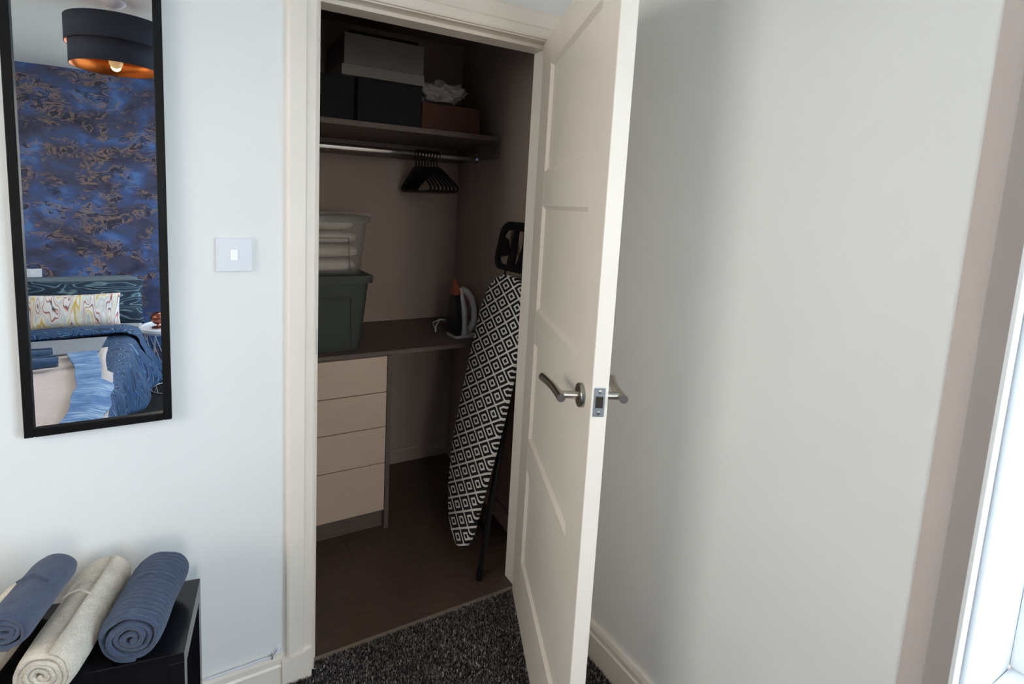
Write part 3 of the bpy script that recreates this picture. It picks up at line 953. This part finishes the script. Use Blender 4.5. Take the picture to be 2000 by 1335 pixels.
B('tub_lid', M['clear_tub'], ct, -0.078, 0.351, 0.598, 0.928, 1.379, 1.392, bev=0.004)

def folded(x0, x1, y0, y1, z0, z1, seed):
    m = MB()
    def f(u, v):
        th, ph = u * 2 * pi, (v - 0.5) * pi
        def sp(a, e): return math.copysign(abs(a) ** e, a)
        x = sp(cos(ph), 0.45) * sp(cos(th), 0.35)
        y = sp(cos(ph), 0.45) * sp(sin(th), 0.35)
        z = sp(sin(ph), 0.7)
        n1 = noise.noise(Vector((x * 2.4 + seed, y * 2.4, z * 1.2))) * 0.16 + noise.noise(Vector((x * 5 + seed, y * 5, z * 3))) * 0.07
        k = 1 + n1 * 0.75 - 0.03
        return ((x0 + x1) / 2 + x * (x1 - x0) / 2 * min(1.0, k), (y0 + y1) / 2 + y * (y1 - y0) / 2 * min(1.0, k), (z0 + z1) / 2 + (z * (0.97 + n1 * .15) + 0.04 * noise.noise(Vector((x * 1.7, y * 1.7, seed)))) * (z1 - z0) / 2)
    m.grid(f, 72, 28)
    bmesh.ops.remove_doubles(m.b, verts=m.b.verts, dist=1e-5)
    return m
for i, (z0, z1, xx) in enumerate(((1.145, 1.199, 0.308), (1.203, 1.258, 0.316), (1.262, 1.312, 0.312), (1.316, 1.368, 0.294))):
    lab = ['white folded quilt at the bottom of the clear tub', 'white folded quilt second from bottom in the clear tub', 'white folded quilt second from top in the clear tub', 'white folded quilt at the top of the clear tub'][i]
    tag(folded(-0.035, xx, 0.628, 0.89, z0, z1, i * 7.3).build('folded_quilt', M['bedding'], None, True), lab, 'bedding', 'folded bedding in the clear tub')

# ---- steam iron, standing on its heel; soleplate faces away from the closet side wall
IX, IY, IZ = 0.792, 0.690, 0.8133
iron = thing('steam_iron', (IX, IY, IZ), 'white and dark steam iron with orange tip on worktop', 'iron')
def sole(z):      # half width of the soleplate at height z
    q = min(max((z - 0.016) / 0.262, 0), 1)
    return 0.0585 * max(0.0, 1 - q ** 1.7) ** 0.95 * (0.84 + 0.16 * min(1, q * 6)) + 0.0006
ZS = [0.016 + 0.262 * k / 22 for k in range(23)]
def plate(z0, z1, xa, xb, grow, name, mat, par=iron):
    zs = [z for z in ZS if z0 - 1e-6 <= z <= z1 + 1e-6]
    out = [(IY + sole(z) + grow, IZ + z) for z in zs] + [(IY - sole(z) - grow, IZ + z) for z in reversed(zs)]
    m = MB()
    m.prism(out, xa, xb, 'x')
    return m.build(name, mat, par)
plate(0.016, 0.212, IX - 0.012, IX - 0.004, 0.0, 'soleplate', M['iron_dark'])
plate(0.016, 0.210, IX - 0.004, IX + 0.016, 0.001, 'skirt', M['iron_dark'])
m = MB()
rings = []
for k in range(9):
    z = 0.205 + 0.075 * k / 8
    q = k / 8
    h_ = (sole(z) + 0.0016) * (1 - 0.25 * q)
    xa_, xb_ = IX - 0.0125 + 0.006 * q * q, IX + 0.024 - 0.024 * q ** 1.5
    rings.append([(xa_, IY - h_, IZ + z), (xb_, IY - h_ * .7, IZ + z), (xb_, IY + h_ * .7, IZ + z), (xa_, IY + h_, IZ + z)])
m.loft(rings)
m.build('water_tank_tip', M['iron_orange'], iron)
m = MB()
rings = []
for k, z in enumerate([0.004, 0.03, 0.07, 0.11, 0.15, 0.19, 0.215, 0.235]):
    hw = sole(max(z, 0.02)) * 0.86
    dep = 0.030 + 0.020 * sin(min(1, z / 0.2) * pi) + (0.022 if z < 0.05 else 0)
    rings.append([(IX + 0.016 + dep * (0.5 + 0.5 * cos(a)) - 0.001, IY + hw * sin(a), IZ + z) for a in [2 * pi * j / 20 for j in range(20)]])
m.loft(rings)
m.build('body_shell', M['iron_white'], iron, True)
B('heel', M['iron_white'], iron, IX - 0.012, IX + 0.10, IY - 0.046, IY + 0.046, IZ + 0.0, IZ + 0.018, bev=0.006, smooth=True)
m = MB()
m.tube([(IX + 0.074, IY, IZ + 0.022), (IX + 0.098, IY, IZ + 0.036), (IX + 0.112, IY, IZ + 0.075), (IX + 0.110, IY, IZ + 0.13), (IX + 0.094, IY, IZ + 0.18), (IX + 0.066, IY, IZ + 0.215), (IX + 0.036, IY, IZ + 0.232)], [0.018, 0.017, 0.015, 0.0145, 0.015, 0.016, 0.014], 14)
m.build('handle', M['iron_white'], iron, True)
m = MB()
m.tube([(IX + 0.1215, IY, IZ + 0.075), (IX + 0.1215, IY, IZ + 0.11), (IX + 0.117, IY, IZ + 0.14), (IX + 0.108, IY, IZ + 0.17)], [0.009, 0.011, 0.011, 0.008], 10)
m.build('grip_insert', M['black_plastic'], iron, True)
m = MB()
m.tube([(IX + 0.085, IY + 0.01, IZ + 0.03), (IX + 0.06, IY + 0.07, IZ + 0.055), (IX + 0.0, IY + 0.14, IZ + 0.055), (IX - 0.03, IY + 0.17, IZ + 0.035), (IX - 0.03, IY + 0.14, IZ + 0.006), (IX - 0.045, IY + 0.10, IZ + 0.004), (IX - 0.035, IY + 0.12, IZ + 0.03), (IX + 0.0, IY + 0.15, IZ + 0.05), (IX + 0.05, IY + 0.18, IZ + 0.03), (IX + 0.09, IY + 0.14, IZ + 0.005)], 0.003, 8)
m.build('power_cord', M['white_plastic'], iron, True)

# ---- ironing board, folded, nose down, leaning against the closet side wall
SL = 0.20
Z0 = 0.098
lean = math.atan(SL)
# local frame: y across, z along the board (from nose), x = normal pointing to the wall
BT = Matrix.Translation((0.600, 0.270, Z0)) @ Matrix.Rotation(lean, 4, 'Y')
LB = 1.092
ib = thing('ironing_board', (0.650, 0.2, 0.0), 'folded ironing board with black and white diamond cover leaning nose down', 'ironing board')
hw_tab = [(0.0, 0.0), (0.012, 0.035), (0.03, 0.060), (0.06, 0.083), (0.10, 0.100), (0.18, 0.121), (0.30, 0.142), (0.45, 0.155), (0.62, 0.161), (0.80, 0.161), (0.92, 0.157), (1.0, 0.143), (1.045, 0.118), (1.075, 0.080), (1.088, 0.045), (LB, 0.0)]
def hw(z):
    for (a, p), (b, q) in zip(hw_tab, hw_tab[1:]):
        if a <= z <= b:
            return p + (q - p) * (z - a) / (b - a)
    return 0
cen = lambda z: -0.052 * max(0, 1 - z / 0.30) ** 1.5      # nose sits a little towards the doorway
zl = [0.0, 0.004, 0.012, 0.03, 0.06, 0.10, 0.18, 0.30, 0.45, 0.62, 0.80, 0.92, 1.0, 1.045, 1.075, 1.088, LB]
def outline(g):
    o = []
    for z in zl:
        o.append((cen(z) + hw(z) + g, z))
    for z in reversed(zl[1:-1]):
        o.append((cen(z) - hw(z) - g, z))
    return o
def board_rings(gs):
    r = []
    for g, x in gs:
        ring = []
        o = outline(0)
        n = len(o)
        for i, (yy, z) in enumerate(o):
            p0, p1 = Vector(o[i - 1]), Vector(o[(i + 1) % n])
            tn = (p1 - p0).normalized()
            nn = Vector((tn.y, -tn.x))
            ring.append((x, yy - nn.x * g * -1, z - nn.y * g * -1))
        r.append(ring)
    return r
m = MB()
m.loft(board_rings([(-0.006, 0.0), (0.0, 0.003), (0.003, 0.010), (0.002, 0.022), (-0.012, 0.026)]))
co = m.build('cover', M['cover'], ib, True)
co.matrix_parent_inverse = ib.matrix_basis.inverted()
co.matrix_basis = BT
m = MB()
m.loft(board_rings([(-0.012, 0.020), (-0.012, 0.032)]))
pn = m.build('steel_panel', M['black_metal'], ib)
pn.matrix_parent_inverse = ib.matrix_basis.inverted()
pn.matrix_basis = BT
def bl(x, y, z): return BT @ Vector((x, y, z))
# folded legs behind the board; the long pair stands on the floor
def leg(ptop, pbot, r, name='leg'):
    m = MB()
    m.tube([ptop, ptop.lerp(pbot, 0.5), pbot], r, 12)
    return m.build(name, M['black_metal'], ib, True)
fa = Vector((0.652, 0.118, 0.0))
lt_ = bl(0.052, -0.085, 0.96)
ld_ = (fa - lt_).normalized()
leg(lt_, fa - ld_ * 0.025, 0.0105)
m = MB(); m.tube([fa - ld_ * 0.05, fa - ld_ * 0.003], 0.0122, 12)
m.build('rubber_foot', M['black_plastic'], ib, True)
leg(bl(0.052, 0.085, 0.96), bl(0.052, 0.075, 0.12), 0.0105)
m = MB(); m.tube([bl(0.052, -0.085, 0.20), bl(0.052, 0.076, 0.20)], 0.0085, 10)
m.build('cross_bar', M['black_metal'], ib, True)
leg(bl(0.075, -0.13, 0.10), bl(0.062, -0.05, 0.90), 0.0095)
leg(bl(0.075, 0.13, 0.10), bl(0.062, 0.05, 0.90), 0.0095)
m = MB(); m.tube([bl(0.075, -0.14, 0.10), bl(0.075, 0.14, 0.10)], 0.0095, 12)
m.build('foot_bar', M['black_metal'], ib, True)
m = MB(); m.tube([bl(0.046, -0.11, 0.50), bl(0.046, 0.11, 0.50)], 0.008, 10)
m.build('pivot_bar', M['black_metal'], ib, True)
m = MB(); m.tube([bl(0.052, -0.085, 0.94), bl(0.052, 0.085, 0.94)], 0.008, 10)
m.build('pivot_bar', M['black_metal'], ib, True)
# thin cord-guide wire hanging beside the legs
m = MB(); m.tube([bl(0.075, -0.10, 0.36), bl(0.072, -0.098, 0.05), bl(0.072, -0.060, 0.04), bl(0.072, -0.058, 0.36)], 0.0022, 8)
m.build('guide_wire', M['steel'], ib, True)
# iron rest at the wide end: rounded black frame with slanted bars
def rr_loop(y0, y1, z0, z1, r, n=6):
    o = []
    for cy, cz, a0 in ((y1 - r, z1 - r, 0), (y0 + r, z1 - r, 90), (y0 + r, z0 + r, 180), (y1 - r, z0 + r, 270)):
        for k in range(n + 1):
            a = radians(a0 + 90 * k / n)
            o.append((cy + r * cos(a), cz + r * sin(a)))
    return o
m = MB()
RY0, RY1, RZ0, RZ1 = -0.105, 0.148, LB + 0.016, LB + 0.218
O = rr_loop(RY0, RY1, RZ0, RZ1, 0.058)
I = rr_loop(RY0 + .024, RY1 - .024, RZ0 + .024, RZ1 - .034, 0.032)
xa, xb = 0.010, 0.026
rg = [[(xa, a, b) for a, b in O], [(xb, a, b) for a, b in O], [(xb, a, b) for a, b in I], [(xa, a, b) for a, b in I], [(xa, a, b) for a, b in O]]
m.loft([[BT @ Vector(p) for p in r] for r in rg], cap=False)
rest = m.build('iron_rest', M['black_plastic'], ib)
for pts in ([(0.128, RZ0 + .05), (0.128, RZ1 - .06), (0.088, RZ1 - .075), (0.052, RZ0 + .068), (0.085, RZ0 + .058)],
            [(0.046, RZ1 - .03), (0.024, RZ1 - .03), (0.000, RZ0 + .02), (0.050, RZ0 + .02)],
            [(-0.050, RZ1 - .03), (-0.074, RZ1 - .03), (-0.036, RZ0 + .02), (-0.014, RZ0 + .02)]):
    m = MB()
    m.prism(pts, xa + .002, xb - .002, 'x', BT)
    m.build('rest_bar', M['black_plastic'], rest)
for yy in (0.062, -0.062):
    m = MB(); m.tube([bl(0.024, yy, LB - 0.06), bl(0.022, yy, LB + 0.03)], 0.004, 8)
    m.build('rest_arm', M['black_metal'], ib, True)

# ================================================================== bedroom side seen in the mirror
MY = -0.024                        # mirror plane doubled: a reflected depth v sits at y = MY - v
def ry(v): return MY - v

# ---- bed
BXR, BXL, BV0, BV1 = -0.655, -2.08, 0.98, 3.10
bed = thing('double_bed', ((BXR + BXL) / 2, ry((BV0 + BV1) / 2), 0), 'double bed with grey headboard against the blue wallpaper', 'bed')
B('bed_base', M['bed_base'], bed, BXL + .02, BXR - .02, ry(BV1), ry(BV0 + .02), 0.06, 0.26, bev=0.01)
B('mattress', M['mattress'], bed, BXL, BXR, ry(BV1), ry(BV0), 0.26, 0.455, bev=0.035, seg=3, smooth=True)
m = MB()
HR = -0.700
hb_ = [(BXL - .03, 0.10), (HR + .03, 0.10), (HR + .03, 0.755), (HR + .005, 0.785), (HR - .05, 0.80), (BXL + .05, 0.80), (BXL - .005, 0.785), (BXL - .03, 0.755)]
m.prism(hb_, ry(3.185), ry(3.115), 'y')
m.build('headboard', M['headboard'], bed)
for xx in (BXL + .1, BXR - .1):
    for vv in (BV0 + .12, BV1 - .1):
        B('leg', M['black_plastic'], bed, xx - .03, xx + .03, ry(vv) - .03, ry(vv) + .03, 0.0, 0.065)

# duvet: flat top, flaring overhang on the window side
def drape(s, v, off=0.0):
    """s: distance from the bed's left edge across; v: reflected depth"""
    wid = BXR - BXL
    wr_ = 0.010 * noise.noise(Vector((s * 3.1, v * 2.7, 1.3))) + 0.006 * noise.noise(Vector((s * 7, v * 6, 4.1)))
    if s < wid - 0.05:
        return Vector((BXL + s, ry(v), 0.488 + wr_ + off))
    t = s - (wid - 0.05)
    R = 0.06
    fl = 0.03 + 0.46 * max(0.0, min(1.0, (v - 1.70) / 0.65)) ** 1.2
    if t < R * pi / 2:
        a = t / R
        x, z = R * sin(a), -R * (1 - cos(a))
    else:
        h = t - R * pi / 2
        x, z = R + h * fl, -R - h * math.sqrt(max(0.05, 1 - fl * fl))
    fold = 0.020 * sin(v * 17 + 2.0 * sin(v * 5)) * min(1, t / 0.2)
    return Vector((BXR - .05 + x + fold + off * 0.9, ry(v), 0.488 + z + wr_ + off * 0.5))
WID = BXR - BXL
def cloth(name, mat, s0, s1, v0, v1, off, thick, label, cat, nu=70, nvv=70, edge=None):
    m = MB()
    def f(a, b):
        v = v0 + (v1 - v0) * b
        e0, e1 = (s0, s1) if edge is None else edge(v)
        return drape(e0 + (e1 - e0) * a, v, off)
    m.grid(f, nu, nvv)
    return tag(m.build(name, mat, None, True, solid=thick), label, cat)
cloth('duvet', M['duvet'], 0.03, WID + 0.30, 0.96, 2.62, 0.0, 0.026, 'teal and blue marbled duvet hanging over the bed side', 'duvet', 90, 90,
      edge=lambda v: (0.03, WID + 0.06 + 0.24 * max(0.0, min(1.0, (v - 1.15) / 0.8))))
def fold_roll():
    m = MB()
    def f(a, b):
        s = 0.03 + (WID + 0.22) * a
        p = drape(s, 2.50 + 0.02 * sin(a * 9), 0.034)
        q = b * 2 * pi
        return p + Vector((0, cos(q) * 0.10, sin(q) * (0.024 + 0.006 * sin(a * 13)) + 0.012))
    m.grid(f, 90, 20)
    return m
tag(fold_roll().build('turned_sheet', M['duvet'], None, True), 'turned back duvet fold in front of the bright cushion', 'duvet fold')
cloth('coverlet', M['coverlet'], 0, 0, 0.93, 2.12, 0.024, 0.012, 'pinkish beige coverlet spread over the foot of bed', 'coverlet',
      edge=lambda v: (0.03, -0.648 - 0.105 * (v - 1.04) - BXL + 0.006 * sin(v * 9)))
cloth('grey_blanket', M['coverlet_grey'], 0, 0, 2.02, 2.34, 0.036, 0.010, 'grey folded blanket band across the bed below the pillows', 'blanket', 60, 20, edge=lambda v: (0.03, -0.79 - BXL))
LE = [(0.90, -0.782), (0.98, -0.775), (1.10, -0.780), (1.36, -0.793), (1.69, -0.850), (2.02, -0.940)]
RE = [(0.90, -0.700), (0.98, -0.690), (1.10, -0.682), (1.36, -0.694), (1.69, -0.738), (2.02, -0.800)]
def interp(tab, v):
    for (a, p), (b, q) in zip(tab, tab[1:]):
        if v <= b:
            return p + (q - p) * max(0, (v - a)) / (b - a)
    return tab[-1][1]
cloth('woven_throw', M['throw'], 0, 0, 0.92, 2.00, 0.046, 0.010, 'blue woven throw trailing lengthwise along the bed', 'throw', 30, 80,
      edge=lambda v: (interp(LE, v) - BXL + 0.010 * noise.noise(Vector((v * 6, 1, 2))), interp(RE, v) - BXL + 0.012 * noise.noise(Vector((v * 9, 5, 2)))))

# ---- pillows and cushion
def pillow(name, mat, c, w, h, d, tilt, label, cat, seed=0, piped=None):
    m = MB()
    R = Matrix.Translation(Vector(c)) @ Matrix.Rotation(radians(tilt), 4, 'X')
    def f(u, v):
        th, ph = u * 2 * pi, (v - 0.5) * pi
        return (0, 0, 0)
    n = 28
    for sg in (1, -1):
        def g(a, b):
            x, z = (a - .5) * 2, (b - .5) * 2
            e = max(0, (1 - x ** 4)) ** 0.55 * max(0, (1 - z ** 4)) ** 0.55
            y = sg * d / 2 * e * (1 + 0.18 * noise.noise(Vector((x * 2 + seed, z * 2, sg))))
            px = x * w / 2 * (1 - 0.05 * (1 - abs(z)) ** 2 * 0) * (1 - 0.035 * (1 - z * z))
            pz = z * h / 2 * (1 - 0.06 * (1 - x * x))
            return R @ Vector((px, y, pz))
        m.grid(g, n, n)
    bmesh.ops.remove_doubles(m.b, verts=m.b.verts, dist=1e-5)
    return tag(m.build(name, mat, None, True), label, cat)
pillow('pillow', M['pillow'], (-0.985, ry(2.95), 0.640), 0.71, 0.33, 0.15, 16, 'teal marbled pillow leaning on headboard nearer the side table', 'pillow', 1)
pillow('pillow', M['pillow'], (-1.74, ry(2.95), 0.640), 0.71, 0.33, 0.15, 16, 'teal marbled pillow leaning on headboard away from side table', 'pillow', 9)
pillow('lumbar_cushion', M['cushion'], (-1.015, ry(2.74), 0.628), 0.52, 0.225, 0.11, 12, 'long cushion in bright marbled red yellow and white', 'cushion', 5)

# ---- rolled towels on the bed
towel('rolled_towel', 'dark blue rolled towel on the bed, farther from its foot', M['towel_bed'], (-1.13, ry(1.90), 0.563), (-0.985, ry(1.90), 0.563), 0.034, 0.034, 3.2, seed=41, loop=False)
towel('rolled_towel', 'dark blue rolled towel on the bed, nearer its foot', M['towel_bed'], (-1.08, ry(1.71), 0.563), (-0.930, ry(1.74), 0.563), 0.036, 0.034, 3.2, seed=47, loop=False)

# ---- wire side table
TX, TV = -0.46, 2.80
TY = ry(TV)
TH = 0.475
st = thing('wire_side_table', (TX, TY, 0), 'round white side table on a wire basket base by bed', 'side table')
MB().lathe([(0.0, TH - .022), (0.188, TH - .022), (0.196, TH - .018), (0.196, TH + .004), (0.186, TH + .004), (0.184, TH - .006), (0.0, TH - .006)], (TX, TY), 48).build('tray_top', M['white_plastic'], st, True)
for zz, r in ((TH - .03, 0.180), (0.006, 0.135)):
    m = MB(); m.tube([(TX + r * cos(2 * pi * k / 40), TY + r * sin(2 * pi * k / 40), zz) for k in range(40)], 0.0035, 8, closed=True)
    m.build('wire_ring', M['white_plastic'], st, True)
for sg in (1, -1):
    for k in range(12):
        a0 = 2 * pi * k / 12
        a1 = a0 + sg * 0.9
        p = Vector((TX + 0.180 * cos(a0), TY + 0.180 * sin(a0), TH - .03))
        q = Vector((TX + 0.135 * cos(a1), TY + 0.135 * sin(a1), 0.006))
        m = MB(); m.tube([p, q], 0.0026, 6)
        m.build('basket_wire', M['white_plastic'], st, True)
cl = thing('copper_lamp', (TX - 0.075, TY + 0.03, TH - .005), 'small copper globe lamp standing on the side table', 'lamp')
LX, LY, LZ = TX - 0.075, TY + 0.03, TH - 0.0055
MB().lathe([(0.0, LZ), (0.04, LZ), (0.042, LZ + .008), (0.012, LZ + .012), (0.008, LZ + .03), (0.0, LZ + .03)], (LX, LY), 28).build('base', M['rose_copper'], cl, True)
MB().lathe([(0.0, LZ + .028)] + [(0.046 * sin(pi * k / 16), LZ + .073 - 0.046 * cos(pi * k / 16)) for k in range(1, 14)] + [(0.018, LZ + .112)], (LX, LY), 32).build('globe', M['rose_copper'], cl, True)

# ---- white socket on the wallpaper wall
so = thing('wall_socket', (-1.33, YB, 0.84), 'white socket plate on the wallpaper beside the headboard top', 'socket')
B('socket_plate', M['white_plastic'], so, -1.42, -1.27, YB, YB + .01, 0.80, 0.86, bev=0.003)
B('socket_switch', M['upvc'], so, -1.33, -1.31, YB + .0095, YB + .014, 0.825, 0.845)

# ---- pendant lamp, two tier drum shade
PX, PY = -0.602, ry(1.455)
pn_ = thing('pendant_lamp', (PX, PY, CEIL), 'two tier navy drum pendant lamp with copper lining', 'pendant lamp')
UX, UY = PX + 0.016, PY - 0.008
def drum(name, cx, cy, r, z0, z1):
    MB().lathe([(r, z0), (r, z1)], (cx, cy), 64).build(name, M['navy'], pn_, True, solid=0.0012)
    MB().lathe([(r - .0022, z0 + .0005), (r - .0022, z1 - .0005)], (cx, cy), 64).build(name + '_lining', M['copper'], pn_, True, solid=0.0006)
drum('lower_shade', PX, PY, 0.176, 1.990, 2.115)
drum('upper_shade', UX, UY, 0.206, 2.082, 2.188)
for k in range(3):
    a = 2 * pi * k / 3 + .3
    m = MB(); m.tube([(PX + .02 * cos(a), PY + .02 * sin(a), 2.10), (PX + .175 * cos(a), PY + .175 * sin(a), 2.10)], 0.0018, 6)
    m.build('spoke', M['steel'], pn_, True)
    m = MB(); m.tube([(PX + .175 * cos(a), PY + .175 * sin(a), 2.10), (UX + .203 * cos(a), UY + .203 * sin(a), 2.10)], 0.0018, 6)
    m.build('spoke', M['steel'], pn_, True)
MB().lathe([(0.021, 2.055), (0.021, 2.125), (0.006, 2.135), (0.003, 2.14)], (PX, PY), 24).build('lamp_holder', M['white_plastic'], pn_, True)
m = MB(); m.tube([(PX, PY, 2.135), (PX, PY, CEIL - .02)], 0.003, 8); m.build('flex', M['cord'], pn_, True)
MB().lathe([(0.003, CEIL - .03), (0.03, CEIL - .026), (0.048, CEIL - .008), (0.048, CEIL - .0005)], (PX, PY), 32).build('ceiling_rose', M['white_plastic'], pn_, True)
MB().lathe([(0.0, 1.992)] + [(0.029 * sin(pi * k / 14), 2.021 - 0.029 * cos(pi * k / 14)) for k in range(1, 11)] + [(0.014, 2.06)], (PX, PY), 24).build('bulb', M['bulb'], pn_, True)
LAMP_W = 0.08
bl_ = bpy.data.lights.new('bulb_light', 'POINT')
bl_.energy = LAMP_W
bl_.color = (1.0, 0.62, 0.30)
bl_.shadow_soft_size = 0.02
bo = bpy.data.objects.new('bulb_light', bl_)
COL.objects.link(bo)
bo.location = (PX, PY, 2.0)

# ---- carpet pile, only where it can be seen closely
def pile():
    rnd = random.Random(3)
    vs, fs = [], []
    def add(x, y):
        a = rnd.random() * 2 * pi
        h = 0.006 + 0.006 * rnd.random()
        wd = 0.0013 + 0.0009 * rnd.random()
        tx, ty = (rnd.random() - .5) * 0.008, (rnd.random() - .5) * 0.008
        dx, dy = cos(a) * wd, sin(a) * wd
        i = len(vs)
        vs.extend([(x - dx, y - dy, -0.001), (x + dx, y + dy, -0.001), (x + tx + dx * .6, y + ty + dy * .6, h), (x + tx - dx * .6, y + ty - dy * .6, h)])
        fs.append((i, i + 1, i + 2, i + 3))
    n = 0
    while n < 130000:
        x, y = -0.1 + rnd.random() * 0.905, -0.95 + rnd.random() * 0.966
        if (x < 0.002 or x > OW - .002) and y > -0.03:
            continue
        add(x, y); n += 1
    me = bpy.data.meshes.new('carpet_pile')
    me.from_pydata(vs, [], fs)
    me.materials.append(M['tuft'])
    o = bpy.data.objects.new('carpet_pile', me)
    COL.objects.link(o)
    tag(o, 'short charcoal carpet pile in front of the doorway', 'carpet', None, 'stuff')
pile()
